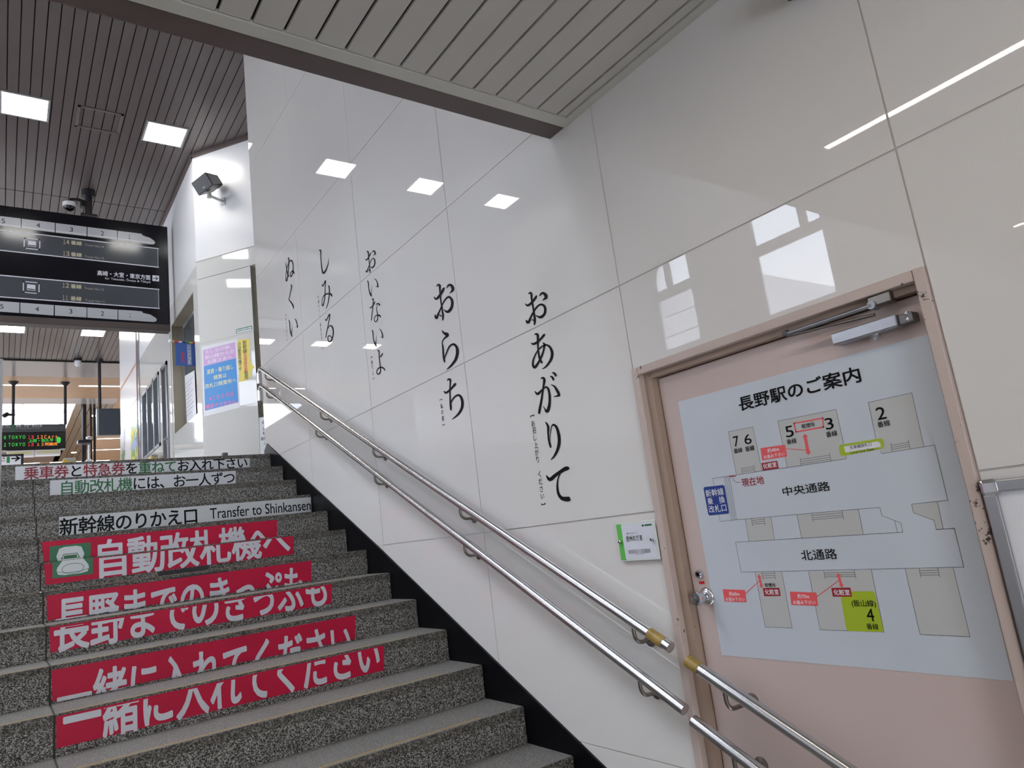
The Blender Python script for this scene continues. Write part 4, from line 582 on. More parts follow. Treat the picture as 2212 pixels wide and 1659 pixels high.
 ('nukui', '【あたたかい】', [(5.8819,3.491),(5.8791,3.2703)], [[58081,39506,57965,39472,58041,39390,57895,39347,58001,39275,57824,39222,57967,39147,57762,39081,57944,38990,57718,38914,57926,38817,57682,38736,57895,38647,57633,38567,57842,38487,57549,38405,57778,38335,57451,38248,57716,38208,57375,38117,57661,38116,57342,38029,57606,38044,57333,37970,57551,37972,57323,37911],[57352,39559,57403,39588,57225,39571,57333,39634,57105,39583,57256,39681,57194,39625,57026,39621,57197,39595,56961,39514,57185,39491,56966,39407,57192,39371,56990,39290,57225,39243,57035,39165,57278,39102,57098,39028,57332,38961,57159,38890,57377,38825,57209,38757,57424,38690,57257,38622,57486,38556,57314,38485,57569,38418,57382,38340,57668,38280,57460,38192,57777,38153,57549,38054,57913,38023,57661,37911,58059,37905,57785,37778,58141,37848,57923,37701,58015,37804,58248,37857,58087,37955,58265,38012,58101,38088,58253,38142,58089,38247,58220,38297,58047,38401,58164,38448,57972,38543,58083,38590,57869,38680,57979,38729,57741,38801,57853,38854,57584,38906,57697,38962,57404,38995,57520,39055,57223,39062,57353,39133,57042,39103,57205,39197,56865,39122,57063,39246,56717,39122,56917,39272,56576,39103,56677,39256,56554,39089,56369,39127,56497,39039,56215,38991,56394,38927,56124,38862,56313,38807,56064,38733,56265,38684,56036,38608,56242,38555,56034,38480,56242,38434,56045,38359,56269,38326,56068,38245,56319,38226,56104,38137,56374,38133,56152,38040,56419,38044,56207,37953,56469,37963,56275,37875,56547,37901,56363,37808,56686,37856,56488,37746,56853,37830,56637,37697,56898,37817,56849,37696,56881,37813,57095,37853,56945,37915,57117,37972,56928,37974,57094,38043,56871,38031,57042,38111,56789,38068,56967,38165,56676,38079,56860,38198,56544,38071,56725,38213,56455,38056,56554,38200,56368,38024,56278,38115,56299,37982,56036,37966,56239,37922,55963,37853,56158,37815,55948,37757,56074,37703,55937,37666],[57120,37123,57022,37128,57025,37038,56838,37023,56982,36969,56701,36892,56995,36909,56727,36802,57037,36823,56811,36727,57105,36727,56911,36643,57204,36620,57026,36542,57329,36505,57159,36431,57453,36392,57287,36320,57578,36278,57416,36208,57703,36166,57540,36097,57787,36072,57616,36005,57819,35994,57624,35944,57739,35899,57542,35881,57613,35783,57403,35772,57448,35645,57213,35633,57299,35512,57031,35487,57174,35381,56875,35342,57057,35249,56734,35197,56966,35135,56638,35064,56907,35041,56618,34961,56865,34949,56649,34884,56823,34854,56681,34811],[58218,34263,58089,34249,58154,34189,57996,34172,58097,34122,57897,34089,58061,34043,57830,33984,58056,33929,57828,33860,58071,33791,57860,33727,58079,33649,57875,33590,58075,33508,57861,33450,58065,33365,57831,33305,58039,33226,57782,33168,57991,33094,57694,33038,57929,32971,57585,32911,57868,32864,57504,32793,57807,32771,57481,32700,57740,32683,57492,32627,57673,32594,57503,32556],[57615,32802,57812,32872,57548,32916,57716,32976,57481,33029,57621,33079,57417,33144,57529,33183,57356,33259,57444,33290,57298,33374,57363,33397,57240,33490,57282,33505],[56689,33901,56599,33899,56607,33826,56485,33823,56532,33755,56367,33744,56463,33675,56257,33646,56389,33566,56167,33525,56314,33440,56094,33395,56255,33322,56037,33272,56219,33215,55995,33160,56199,33116,55970,33056,56185,33037,55965,32973,56178,32969,56007,32911,56178,32917,56071,32878],[56169,33129,56060,33053,56299,33115,56217,33057,56429,33101,56374,33062,56559,33086,56532,33067]], 'leftmost brush lettering on the white wall, nearest its far corner', .031)]
COUNT = {'oagarite': (5, 3, 5, 2, 2), 'orachi': (5, 2, 3), 'oinaiyo': (5, 4, 4, 4, 2), 'shimiru': (1, 3, 3), 'nukui': (2, 1, 4)}
for nm, cap, ends, strokes, label, size in WORDS:
    fr = FX(-.0004)
    pts = [(s[i]/10000., s[i+1]/10000.) for s in strokes for i in range(0, len(s), 2)]
    cy = sum(p[0] for p in pts)/len(pts); cz = sum(p[1] for p in pts)/len(pts)
    root = thing('wall_lettering', label, 'lettering', (0, cy, cz), 'dialect words on the white wall')
    ends_at = [sum(COUNT[nm][:i+1]) for i in range(len(COUNT[nm]))]; ink = Ink(fr, .0006)
    for n, s in enumerate(strokes):
        L = [ink.v(s[i]/1e4, s[i+1]/1e4, n*.00005) for i in range(0, len(s), 4)]; Rr = [ink.v(s[i+2]/1e4, s[i+3]/1e4, n*.00005) for i in range(0, len(s), 4)]
        for i in range(len(L)-1): ink.bm.faces.new((L[i], L[i+1], Rr[i+1], Rr[i]))
        if n+1 in ends_at: ink.build('brush_character', M_ink, root); ink = Ink(fr, .0006)
    ink = Ink(fr, .0006, False); ink.column(cap, ends[0], ends[1], size); ink.build('gloss', M_ink, root)

# ================================================================== HANDRAILS
RX, RR = -.08, .0205
def rail(y0, z0, y1, z1, label, brackets, stub=False, tape=None):
    p0, p1 = Vector((RX, y0, z0)), Vector((RX, y1, z1)); d = (p1-p0).normalized()
    root = thing('handrail', label, 'handrail', (p0+p1)/2, 'steel handrails on the stair wall')
    bm = BM()
    if stub:
        path = [p1, p0 + d*.10]
        for a in range(0, 9):
            t = a/8; q = p0*(1-t)**2*0 + (p0+d*.10)*(1-t)**2 + (p0-d*.02)*2*t*(1-t) + (p0 + Vector((0, .02, -.075)))*t*t
            path.append(q)
        path.append(p0 + Vector((0, .022, -.12)))
    else: path = [p1, p1-d*.004, p0+d*.004, p0]
    tube(bm, path, RR, 24); obj('rail_tube', bm, M_steel, root, True)
    if stub:
        bm = BM(); c = p0 + Vector((0, .022, -.05)); tube(bm, [c+Vector((0, 0, -.10)), c], RR+.004, 24); obj('end_sleeve', bm, mat('pale_steel', (205, 205, 205), .3, 1.0), root, True)
    if tape:
        for a, b in tape:
            bm = BM(); tube(bm, [p0+d*a, p0+d*b], RR+.0008, 24); obj('gold_tape', bm, M_tape, root, True)
    for yb in brackets:
        t = (yb-y0)/(y1-y0); q = p0.lerp(p1, t); bm = BM()
        path = [q+Vector((0, 0, -RR+.004)), q+Vector((0, 0, -.045))]
        for a in range(1, 7):
            th = a/6*math.pi/2; path.append(q+Vector((.036-.036*math.cos(th), 0, -.045-.034*math.sin(th))))
        path.append(Vector((-.004 if y1 > 1.0 and yb > 1.9 else (.045 if yb < 1.8 else -.004), yb, q.z-.079)))
        tube(bm, path, .0075, 12); b_ = obj('bracket', bm, M_bracket, root, True)
        xw = .05 if yb < 1.8 else 0
        bm = BM(); lathe(bm, (xw-.0004, yb, q.z-.079), (-1, 0, 0), [(0, .026), (.004, .026), (.008, .020), (.010, .006)], 20); obj('wall_plate', bm, M_bracket, b_, True)
rail(6.46, 3.165, 1.862, .953, 'upper steel handrail climbing the white wall to the corner', (6.30, 5.02, 4.16, 3.18, 2.035), True, [(5.0, 5.072)])
rail(6.46, 3.003, 1.842, .749, 'lower steel handrail climbing the white wall to the corner', (6.29, 5.14, 4.17, 3.175, 2.045), True)
rail(1.792, .914, .72, .400, 'short steel handrail with gold tape crossing the pink door, upper one', (1.655, .95), False, [(.0, .055)])
rail(1.812, .719, .80, .234, 'short steel handrail crossing the pink door, lower one', (1.665, .95))
# steel post on the left of the stairs
bm = BM(); tube(bm, [(-2.022, 6.0, sz(10)+.002), (-2.022, 6.0, 3.05)], .017, 16); tag(obj('steel_post', bm, M_steel, None, True), 'thin steel post standing on the stairs at the left edge', 'post')

# ================================================================== PINK DOOR
d1 = bpy.data.objects.new('door_1', None); COL.objects.link(d1); d1.location = (.05, 1.33, 0); struct(d1, 'pale pink steel door with a station map on it'); bpy.context.view_layer.update()
bm = BM()
box(bm, -.012, .05, 1.869, 1.901, 0, 1.977, .003); box(bm, -.012, .05, .792, .822, 0, 1.977, .003); box(bm, -.012, .05, .823, 1.868, 1.946, 1.977, .003)
obj('door_frame', bm, M_jamb, d1)
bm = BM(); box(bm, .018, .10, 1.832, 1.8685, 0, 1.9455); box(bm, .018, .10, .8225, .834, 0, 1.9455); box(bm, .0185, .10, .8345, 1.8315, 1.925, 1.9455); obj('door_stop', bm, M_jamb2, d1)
bm = BM(); box(bm, .05, .09, .838, 1.828, .012, 1.921, .002); obj('door_panel', bm, M_door, d1)
bm = BM(); box(bm, .075, .124, .79, 1.9, 0, 1.97); obj('door_gap', bm, M_gap, d1)
K = [(1.7702,1.1087),(1.7865,1.1863),(1.7848,1.1562)]
bm = BM(); y, z = K[0]; lathe(bm, (.0505, y, z), (-1, 0, 0), [(0, .032), (.006, .031), (.012, .024), (.014, .013), (.028, .013), (.034, .021), (.058, .024), (.066, .021), (.067, .010), (.060, .001)], 28); obj('door_knob', bm, M_chrome, d1, True)
bm = BM(); y, z = K[1]; lathe(bm, (.0505, y, z), (-1, 0, 0), [(0, .017), (.008, .016), (.014, .012), (.014, .007), (.012, .006)], 24); obj('deadbolt', bm, M_chrome, d1, True)
bm = BM(); box(bm, .035, .0375, y-.001, y+.001, z-.005, z+.005); obj('keyhole', bm, M_dark, d1)
y, z = K[2]; bm = BM(); box(bm, .049, .0502, y-.012, y+.012, z-.0045, z+.0045); obj('red_label', bm, mat('red_label', (200, 30, 40), .4), d1)
# door closer
q = [(1.0933,1.8784),(0.8957,1.8763),(0.896,1.8373),(1.0849,1.8374)]
ys = (q[0][0]+q[3][0])/2, (q[1][0]+q[2][0])/2; zs = (q[2][1]+q[3][1])/2+.004, (q[0][1]+q[1][1])/2
M_alu = mat('aluminium', (176, 177, 182), .32, .9)
bm = BM(); box(bm, 0, .049, ys[1], ys[0], zs[0], zs[1], .004); dc = obj('door_closer', bm, M_alu, d1)
bm = BM(); box(bm, .01, .05, ys[1]-.040, ys[1]-.002, zs[0]+.004, zs[1]-.004, .003); obj('closer_end', bm, mat('closer_grey', (120, 118, 120), .4, .6), dc)
for dz in (.012, .030):
    bm = BM(); lathe(bm, (.011, ys[1]-.026, zs[0]+dz), (-1, 0, 0), [(0, .006), (.003, .005), (.004, .002)], 14); obj('screw', bm, M_chrome, dc, True)
q = [(0.9489,1.9193),(1.2224,1.9159),(0.9545,1.8951),(0.973,1.8254)]
bm = BM(); tube(bm, [(-.005, *q[0]), (-.012, *q[1])], .0065, 12); tube(bm, [(.02, q[0][0], q[0][1]), (-.01, q[0][0], q[0][1])], .012, 14); tube(bm, [(-.004, q[1][0], q[1][1]+.008), (-.02, q[1][0], q[1][1]+.002)], .009, 12); obj('closing_arm', bm, mat('arm_steel', (150, 150, 156), .35, .9), dc, True)
bm = BM(); tube(bm, [(.012, q[2][0], q[2][1]), (-.008, q[1][0], q[1][1]-.006)], .0045, 12); obj('closing_arm', bm, M_bracket, dc, True)
bm = BM(); lathe(bm, (.024, q[3][0], zs[0]+.002), (0, 0, -1), [(0, .016), (.010, .014), (.018, .004)], 18); obj('closer_knob', bm, M_alu, dc, True)
bm = BM(); box(bm, -.004, .03, q[0][0]-.055, q[0][0]+.01, 1.915, 1.945, .003); obj('arm_bracket', bm, M_bracket, dc)

# ------------------------------------------------------------------ station map on the door
DX = .0485; fr = FX(DX); O3 = (1460, 760); O4 = (1460, 1140); Sg = 2.9415
quad = [(1.7498,0.9098),(0.8482,0.9076),(0.8452,1.8059),(1.7485,1.8138)]
mp_ = thing('station_map', 'large white station map sheet stuck on the pink door', 'map', ctr(quad, fr))
sheet('map_sheet', quad, FX(.0498), .0013, vary(mat('map_white', (197, 204, 214), .3), .025, 5), mp_)
fill = Ink(fr, .0003, split=True)
for P_ in ([(1.5496,1.5148),(1.5503,1.664),(1.4482,1.6621),(1.4461,1.5131)], [(1.3512,1.5113),(1.3508,1.663),(1.1485,1.6595),(1.1479,1.5158),(1.1519,1.5093)], [(1.042,1.5078),(1.048,1.6591),(0.9222,1.6595),(0.9252,1.5077)],
           [(1.5486,1.1878),(1.5487,1.0118),(1.4477,1.0116),(1.4464,1.1875)], [(1.3503,1.1857),(1.3509,1.0106),(1.151,1.012),(1.1484,1.1849)], [(1.0507,1.185),(1.0511,1.0099),(0.9242,1.01),(0.9248,1.1858)],
           [(1.5478,1.3632),(1.445,1.3614),(1.4494,1.2876),(1.5494,1.2892)], [(1.3507,1.3599),(1.1474,1.3585),(1.1486,1.2864),(1.3504,1.2882)], [(0.9929,1.3589),(0.9932,1.3356),(0.9445,1.311),(0.9441,1.2866),(0.9259,1.2866),(0.9247,1.3577)]):
    fill.poly(P_)
fill.build('platform_shading', mat('map_beige', (190, 191, 191), .35), mp_)
ln = Ink(fr, .0006, False); LW = .0011
for P_ in ([(1.5496,1.5148),(1.5503,1.664),(1.4482,1.6621),(1.4461,1.5131)], [(1.3512,1.5113),(1.3508,1.663),(1.1485,1.6595),(1.1481,1.5515)], [(1.0482,1.5509),(1.048,1.6591),(0.9222,1.6595),(0.9249,1.509)],
  [(1.6507,1.489),(1.6533,1.5145),(1.4461,1.5131),(1.3819,1.512),(1.3517,1.5114),(1.1519,1.5093),(1.1479,1.5158)], [(1.0456,1.5161),(1.042,1.5078),(0.8964,1.5086),(0.8976,1.36),(0.9929,1.3589),(0.9932,1.3356),(0.9445,1.311),(0.9441,1.2866),(0.8983,1.2859),(0.8981,1.2633),(0.8986,1.185)],
  [(1.6534,1.3855),(1.6529,1.3635),(1.5841,1.364),(1.0825,1.3588),(1.0828,1.3355),(1.0337,1.3107),(1.0343,1.2855)], [(1.049,1.3172),(1.0492,1.2861)], [(0.9247,1.3577),(0.9259,1.2866)],
  [(1.6016,1.5134),(1.604,1.364)], [(1.5941,1.5135),(1.5967,1.3639)], [(1.5866,1.5136),(1.59,1.3639)], [(1.5792,1.5137),(1.5834,1.3639)],
  [(1.5239,1.5356),(1.5244,1.5136)], [(1.4732,1.5364),(1.4743,1.5122)], [(1.524,1.5324),(1.4736,1.5317)], [(1.5241,1.5264),(1.4738,1.5254)], [(1.5248,1.5206),(1.474,1.519)],
  [(1.2996,1.5356),(1.3005,1.5097)], [(1.1986,1.5342),(1.1993,1.5087)], [(1.2999,1.5296),(1.199,1.528)], [(1.3002,1.5231),(1.199,1.5212)], [(1.3006,1.5167),(1.1994,1.515)],
  [(1.011,1.5331),(1.0123,1.5081)], [(0.9614,1.5336),(0.962,1.5089)], [(1.0116,1.5269),(0.9615,1.5274)], [(1.0116,1.521),(0.9617,1.5212)], [(1.012,1.5152),(0.9621,1.5156)],
  [(1.5478,1.3632),(1.5494,1.2892)], [(1.4474,1.3616),(1.4494,1.2876)], [(1.3507,1.3599),(1.3504,1.2882)], [(1.1474,1.3585),(1.1486,1.2864)],
  [(1.523,1.3627),(1.5239,1.3366)], [(1.4732,1.3627),(1.4742,1.3371)], [(1.5231,1.357),(1.4734,1.3566)], [(1.5232,1.3507),(1.4736,1.3504)], [(1.5235,1.3439),(1.4739,1.3438)],
  [(1.2998,1.3599),(1.2999,1.3337)], [(1.1985,1.3595),(1.1988,1.3342)], [(1.3001,1.3541),(1.1984,1.3534)], [(1.3,1.3473),(1.1984,1.3468)], [(1.2999,1.341),(1.1988,1.3408)],
  [(1.0344,1.2852),(1.6044,1.2893),(1.6044,1.1891),(0.8984,1.1859),(0.8982,1.2864),(0.9443,1.2859)],
  [(1.5486,1.1878),(1.5487,1.0118),(1.4477,1.0116),(1.4464,1.1875)], [(1.3503,1.1857),(1.3509,1.0106),(1.151,1.012),(1.1484,1.1849)], [(1.0507,1.185),(1.0511,1.0099),(0.9242,1.01),(0.9248,1.1858)],
  [(1.5224,1.1883),(1.5218,1.1639)], [(1.4734,1.1881),(1.4738,1.1632)], [(1.5227,1.1817),(1.4736,1.1821)], [(1.523,1.1751),(1.4739,1.1756)], [(1.5226,1.1684),(1.4737,1.1686)],
  [(1.2983,1.1859),(1.2986,1.1619)], [(1.2001,1.1853),(1.2003,1.1613)], [(1.2985,1.1803),(1.2,1.1794)], [(1.2984,1.1741),(1.2,1.1731)], [(1.2987,1.168),(1.1999,1.1672)],
  [(1.013,1.1849),(1.0134,1.1613)], [(0.9636,1.1852),(0.9643,1.1613)], [(1.0134,1.1794),(0.9638,1.1794)], [(1.0135,1.1735),(0.964,1.1733)], [(1.0136,1.1676),(0.9642,1.1671)]):
    ln.line(P_, LW)
ln.build('map_lines', mat('map_line_grey', (52, 54, 62), .4), mp_)
tx = Ink(fr, .0012, split=True)
tx.box_text('長野駅のご案内', (1.4866,1.0516,1.7221,1.7722), bold=.016)
for ch, b in (('7', (1.5355,1.5131,1.6083,1.6439)), ('6', (1.4911,1.4631,1.6085,1.6418)), ('5', (1.3316,1.3028,1.6047,1.6403)),
              ('3', (1.1924,1.1661,1.6042,1.6393)), ('2', (1.0316,1.0048,1.603,1.6392)), ('4', (1.1915,1.1693,1.0408,1.0765))):
    tx.box_text(ch, b, bold=.006)
for t in ((1.5239,1.5946,0.0358), (1.4763,1.5937,0.0373), (1.3167,1.5908,0.0357), (1.1788,1.5903,0.0364), (1.0175,1.59,0.0364), (1.1815,1.0262,0.0354)):
    tx.mid_text('番線', t, bold=.008)
tx.mid_text('喫煙所', (1.2491,1.6296,0.0449), bold=.004)
tx.mid_text('喫煙所', (1.4984,1.145,0.0418), bold=.006)
tx.box_text('中央通路', (1.3847,1.2203,1.4225,1.4519), bold=.008)
tx.box_text('北通路', (1.3645,1.2437,1.2194,1.2514), bold=.008)
tx.mid_text('在来線改札口', (1.0985,1.5399,0.0665), bold=.004); tx.mid_text('Local Line Gate', (1.0973,1.5247,0.07))
tx.mid_text('(飯山線)', (1.1933,1.0896,0.0732), bold=.008)
tx.build('map_text', M_ink, mp_)
rl = Ink(fr, .0009, split=True)
M_coral = mat('coral_label', (232, 92, 96), .4); M_dred = mat('dark_red_label', (156, 22, 40), .4)
for P_ in ([(1.4352,1.5878),(1.342,1.5839),(1.3433,1.5458),(1.4372,1.547)], [(1.695,1.1333),(1.6017,1.1303),(1.6045,1.09),(1.6963,1.0918)], [(1.4302,1.1248),(1.3381,1.1214),(1.3409,1.0814),(1.434,1.0835)]): rl.poly(P_)
def darrow(ink, p, q, wd, hd):
    (a, b), (c, d) = p, q; L = math.hypot(c-a, d-b); u = ((c-a)/L, (d-b)/L); n = (-u[1], u[0])
    def at(t, s): return (a+u[0]*t+n[0]*s, b+u[1]*t+n[1]*s)
    ink.poly([at(0, 0), at(hd, wd), at(hd, wd*.55), at(L-hd, wd*.55), at(L-hd, wd), at(L, 0), at(L-hd, -wd), at(L-hd, -wd*.55), at(hd, -wd*.55), at(hd, -wd)])
for P_ in ([(1.2672,1.6064),(1.2679,1.5387)], [(1.5357,1.1814),(1.5328,1.1346)], [(1.2538,1.1793),(1.2496,1.1341)]): darrow(rl, P_[0], P_[1], .0075 if P_[0][1] < 1.55 else .010, .011)
for P_ in ([(1.3422,1.5706),(1.2735,1.555)], [(1.6046,1.1174),(1.5386,1.158)], [(1.3411,1.1081),(1.256,1.1567)]): rl.line(P_, .0022)
rl.line([(1.2954,1.6446),(1.1962,1.6423),(1.2004,1.615),(1.2949,1.617)], .0045, True)
rl.build('coral_labels', M_coral, mp_)
rt_ = Ink(fr, .0014, split=True)
for d_, p, q in (('約40m', (1.3888,1.5748,0.0434), (1.3895,1.5562,0.078)), ('約60m', (1.6487,1.1179,0.0427), (1.6496,1.0995,0.0788)), ('約70m', (1.3853,1.1106,0.0406), (1.3867,1.0917,0.0778))):
    rt_.mid_text(d_, p, bold=.008); rt_.mid_text('お進み下さい', q, bold=.008)
dr = Ink(fr, .0009, split=True)
for P_, t in (([(1.4421,1.5388),(1.3819,1.5378),(1.3817,1.513),(1.4429,1.5137)], (1.4121,1.5271,0.0516)), ([(1.5294,1.1361),(1.4664,1.1363),(1.4669,1.1111),(1.5293,1.1099)], (1.4974,1.1237,0.053)), ([(1.285,1.1352),(1.2233,1.1358),(1.2245,1.1095),(1.2858,1.1093)], (1.2541,1.1222,0.0515))):
    dr.poly(P_); rt_.mid_text('化粧室', t, bold=.012)
dr.mid_text('現在地', (1.4896,1.4842,0.0876), bold=.008)
dr.line([(1.579,1.5115),(1.5539,1.5104)], .003); dr.line([(1.5669,1.5062),(1.5648,1.4977),(1.5573,1.4898),(1.5397,1.4865)], .0014)
dr.build('red_labels', M_dred, mp_)
bl = Ink(fr, .0009)
def rounded(pts, r=.18):
    out = []; n = len(pts)
    for i in range(n):
        p0, p1, p2 = pts[i-1], pts[i], pts[(i+1) % n]
        def tow(a, b, d): L = math.hypot(b[0]-a[0], b[1]-a[1]); return (a[0]+(b[0]-a[0])/L*d, a[1]+(b[1]-a[1])/L*d)
        s, e = tow(p1, p0, r), tow(p1, p2, r)
        for t in (0, .25, .5, .75, 1): out.append(tuple(s[j]*(1-t)**2+2*p1[j]*t*(1-t)+e[j]*t*t for j in (0, 1)))
    return out
bl.poly(rounded([(1.7004,1.4893),(1.6077,1.4866),(1.6086,1.3876),(1.6997,1.3883)], .008)); bl.build('blue_label', mat('blue_label', (36, 62, 140), .35), mp_)
for s, t in (('新幹線', (1.6551,1.4656,0.0791)), ('乗　換', (1.6545,1.4373,0.0764)), ('改札口', (1.6547,1.4092,0.0773))): rt_.mid_text(s, t, bold=.006)
rt_.build('white_text', mat('white_text', (232, 234, 238), .4), mp_)
gr = Ink(fr, .0008, split=True); gr.poly(rounded([(1.1649,1.5533),(1.0281,1.5515),(1.0296,1.5217),(1.1669,1.5183)], .012)); gr.poly(rounded([(1.2599,1.1245),(1.1529,1.1252),(1.151,1.012),(1.2642,1.0104)], .010)); gr.build('green_labels', mat('lime_label', (164, 186, 40), .4), mp_)
wb = Ink(fr, .0010); wb.poly([(1.1494,1.546),(1.0456,1.544),(1.0396,1.5379),(1.0411,1.5272),(1.1481,1.5277)]); wb.build('white_label', M_white, mp_)

# ------------------------------------------------------------------ acrylic plaque, framed notice
q = [(2.1204,1.2518),(1.9099,1.2478),(1.9049,1.3953),(2.1166,1.3996)]
b = ((q[0][0]+q[3][0])/2, (q[1][0]+q[2][0])/2, (q[0][1]+q[1][1])/2, (q[2][1]+q[3][1])/2); W, Hh = b[0]-b[1], b[3]-b[2]
pq = thing('acrylic_plaque', 'small acrylic wall plaque with a green stripe beside the pink door', 'plaque', (0, (b[0]+b[1])/2, b[2]))
bm = BM(); box(bm, -.012, -.008, b[1], b[0], b[2], b[3], .002); obj('clear_plate', bm, mat('acrylic', (214, 220, 216), .08), pq)
fr = FX(-.0121)
Ink(fr).rect(b[0]-.03, b[1]+.012, b[2]+.008, b[3]-.008).build('paper', mat('plaque_paper', (214, 216, 226), .3), pq)
Ink(fr, .0004).rect(b[0]-.003, b[0]-.032, b[2]+.004, b[3]-.004).build('green_stripe', mat('plaque_green', (96, 188, 84), .3), pq)
i1 = Ink(fr, .0012); i1.text('信州の方言', b[0]-W*.44, b[3]-Hh*.42, .088, .022, bold=.008); i1.text('電車で学ぶ方言しりとり', b[0]-W*.40, b[3]-Hh*.29, .06)
for k in range(4): i1.text('信州の各地で話されている方言の言葉を紹介', b[0]-W*.52, b[2]+Hh*(.27-.035*k), .118 if k < 3 else .05)
i1.build('lettering', M_ink, pq); Ink(fr, .0012).ell(b[1]+.062, b[3]-.018, .006, .004).rect(b[1]+.052, b[1]+.016, b[3]-.021, b[3]-.015).build('green_mark', M_gtext, pq)
for y in (b[0]-.016, b[1]+.022):
    bm = BM(); lathe(bm, (-.012, y, (b[2]+b[3])/2+.002), (-1, 0, 0), [(-.012, .005), (0, .007), (.010, .007), (.012, .005)], 16); obj('standoff_screw', bm, M_chrome, pq, True)
nb = thing('framed_notice_board', 'aluminium framed notice board at the right edge, beside the door', 'notice board', (0, .4, .3))
bm = BM(); box(bm, -.022, 0, .755, .785, .20, 1.365, .004); box(bm, -.022, 0, -.1, .755, 1.37, 1.40, .004); obj('board_frame', bm, M_alu, nb)
bm = BM(); box(bm, -.026, 0, .745, .788, 1.362, 1.404, .010); obj('corner_cap', bm, M_chrome, nb)
bm = BM(); box(bm, -.010, -.001, -.1, .755, .2, 1.37); obj('board_panel', bm, M_white, nb)
# black camera that just dips into the top of the picture
q = [(0.9733,2.917),(0.9225,2.8718),(0.9333,2.9355)]
cm = thing('wall_camera', 'black device on the white wall, its underside dipping into the top edge', 'camera', (-.06, q[1][0], q[1][1]))
bm = BM(); y, z = q[1][0], q[1][1]+.035; box(bm, -.10, -.02, y-.02, y+.05, z+.012, z+.08, .01); tube(bm, [(-.02, y, z+.05), (.0, y, z+.05)], .015); obj('camera_body', bm, M_dark, cm)
bm = BM(); lathe(bm, (-.06, y, z+.03), (0, 0, -1), [(0, .016), (.02, .016), (.03, .008)], 16); obj('camera_lens', bm, M_dark, cm, True)

# ================================================================== CEILING LIGHTS AND FITTINGS
def square_light(x, y0, y1, label, grp):
    wd = .235; root = thing('ceiling_light', label, 'ceiling light', (x, (y0+y1)/2, ZC), grp)
    bm = BM(); t = .022
    for a, b_, c, d in ((x-wd, x+wd, y0, y0+t), (x-wd, x+wd, y1-t, y1), (x-wd, x-wd+t, y0+t, y1-t), (x+wd-t, x+wd, y0+t, y1-t)): box(bm, a, b_, c, d, ZC-.012, ZC+.002)
    obj('light_frame', bm, mat('light_rim', (170, 170, 172), .4), root)
    bm = BM(); box(bm, x-wd+t, x+wd-t, y0+t, y1-t, ZC-.008, ZC+.001); obj('diffuser', bm, M_panel, root)
names = ['first', 'second', 'third', 'fourth', 'fifth']
for i in range(5):
    square_light(-.398-1.452*i, 8.535, 9.01, '%s square ceiling light from the white wall, row nearer the stairs' % names[i], 'square lights of the near row')
for i in range(5):
    square_light(-.41-1.465*i, 17.155, 17.645, '%s square ceiling light from the white wall, row beyond the big sign' % names[i], 'square lights of the far row')
bm = BM(); a, b_, c, d, t = -1.352, -.883, 8.52, 8.985, .03
for e in ((a, b_, c, c+t), (a, b_, d-t, d), (a, a+t, c, d), (b_-t, b_, c, d)): box(bm, *e, ZC-.010, ZC+.001)
tag(obj('access_hatch_frame', bm, mat('hatch_rim', (112, 104, 98), .5)), 'square brown access hatch rim between the first two ceiling lights', 'ceiling hatch')
def linear(x0, x1, y0, y1, z, m, label, grp, rim=.02):
    root = thing('linear_light', label, 'ceiling light', ((x0+x1)/2, (y0+y1)/2, z), grp)
    bm = BM(); box(bm, x0-rim, x0, y0-rim, y1+rim, z-.010, z+.002); box(bm, x1, x1+rim, y0-rim, y1+rim, z-.010, z+.002); box(bm, x0, x1, y0-rim, y0, z-.010, z+.002); box(bm, x0, x1, y1, y1+rim, z-.010, z+.002)
    obj('light_rim', bm, M_white, root); bm = BM(); box(bm, x0, x1, y0, y1, z-.007, z+.001); obj('diffuser', bm, m, root)
linear(-1.425, -1.375, -2.6, 1.66, ZL, M_tube, 'long line light in the low soffit, nearer the white wall', 'line lights of the low soffit', .03)
linear(-4.02, -3.97, -2.6, 1.72, ZL, M_tube, 'long line light in the low soffit, farther from the white wall', 'line lights of the low soffit', .03)
far = [(-2.06, -.648, 22.44), (-.291, 1.25, 22.46), (-6.2, -4.5, 22.5), (.976, 2.4, 31.3), (1.06, 2.8, 34.07), (-1.27, -.67, 37.15), (-.29, .18, 37.2), (.72, 2.03, 37.25), (.40, 1.0, 40.2)]
lab = ['left one of the two near line lights in the wood ceiling', 'right one of the two near line lights, behind the grey screen pole', 'line light of the wood ceiling far to the left', 'upper line light right below the dark screen', 'lower line light right below the dark screen', 'leftmost low line light just above the top step', 'short line light second from left just above the top step', 'rightmost low line light just above the top step', 'small far line light behind the hanging poles']
for (a, b_, y), l in zip(far[:8], lab): linear(a, b_, y-.06, y+.06, ZC, M_line, l, 'line lights of the wood ceiling')
# smoke detector
q = [(-0.5342,19.6199)][0]
root = thing('ceiling_camera', 'small white drum camera with a black top under the far slat ceiling', 'camera', (q[0], q[1], ZC))
bm = BM(); lathe(bm, (q[0], q[1], ZC), (0, 0, -1), [(0, .09), (.05, .09), (.06, .07)]); obj('mount', bm, M_dark, root, True)
bm = BM(); lathe(bm, (q[0], q[1], ZC-.05), (0, 0, -1), [(0, .075), (.11, .075), (.14, .05), (.15, .01)]); obj('drum', bm, M_white, root, True)

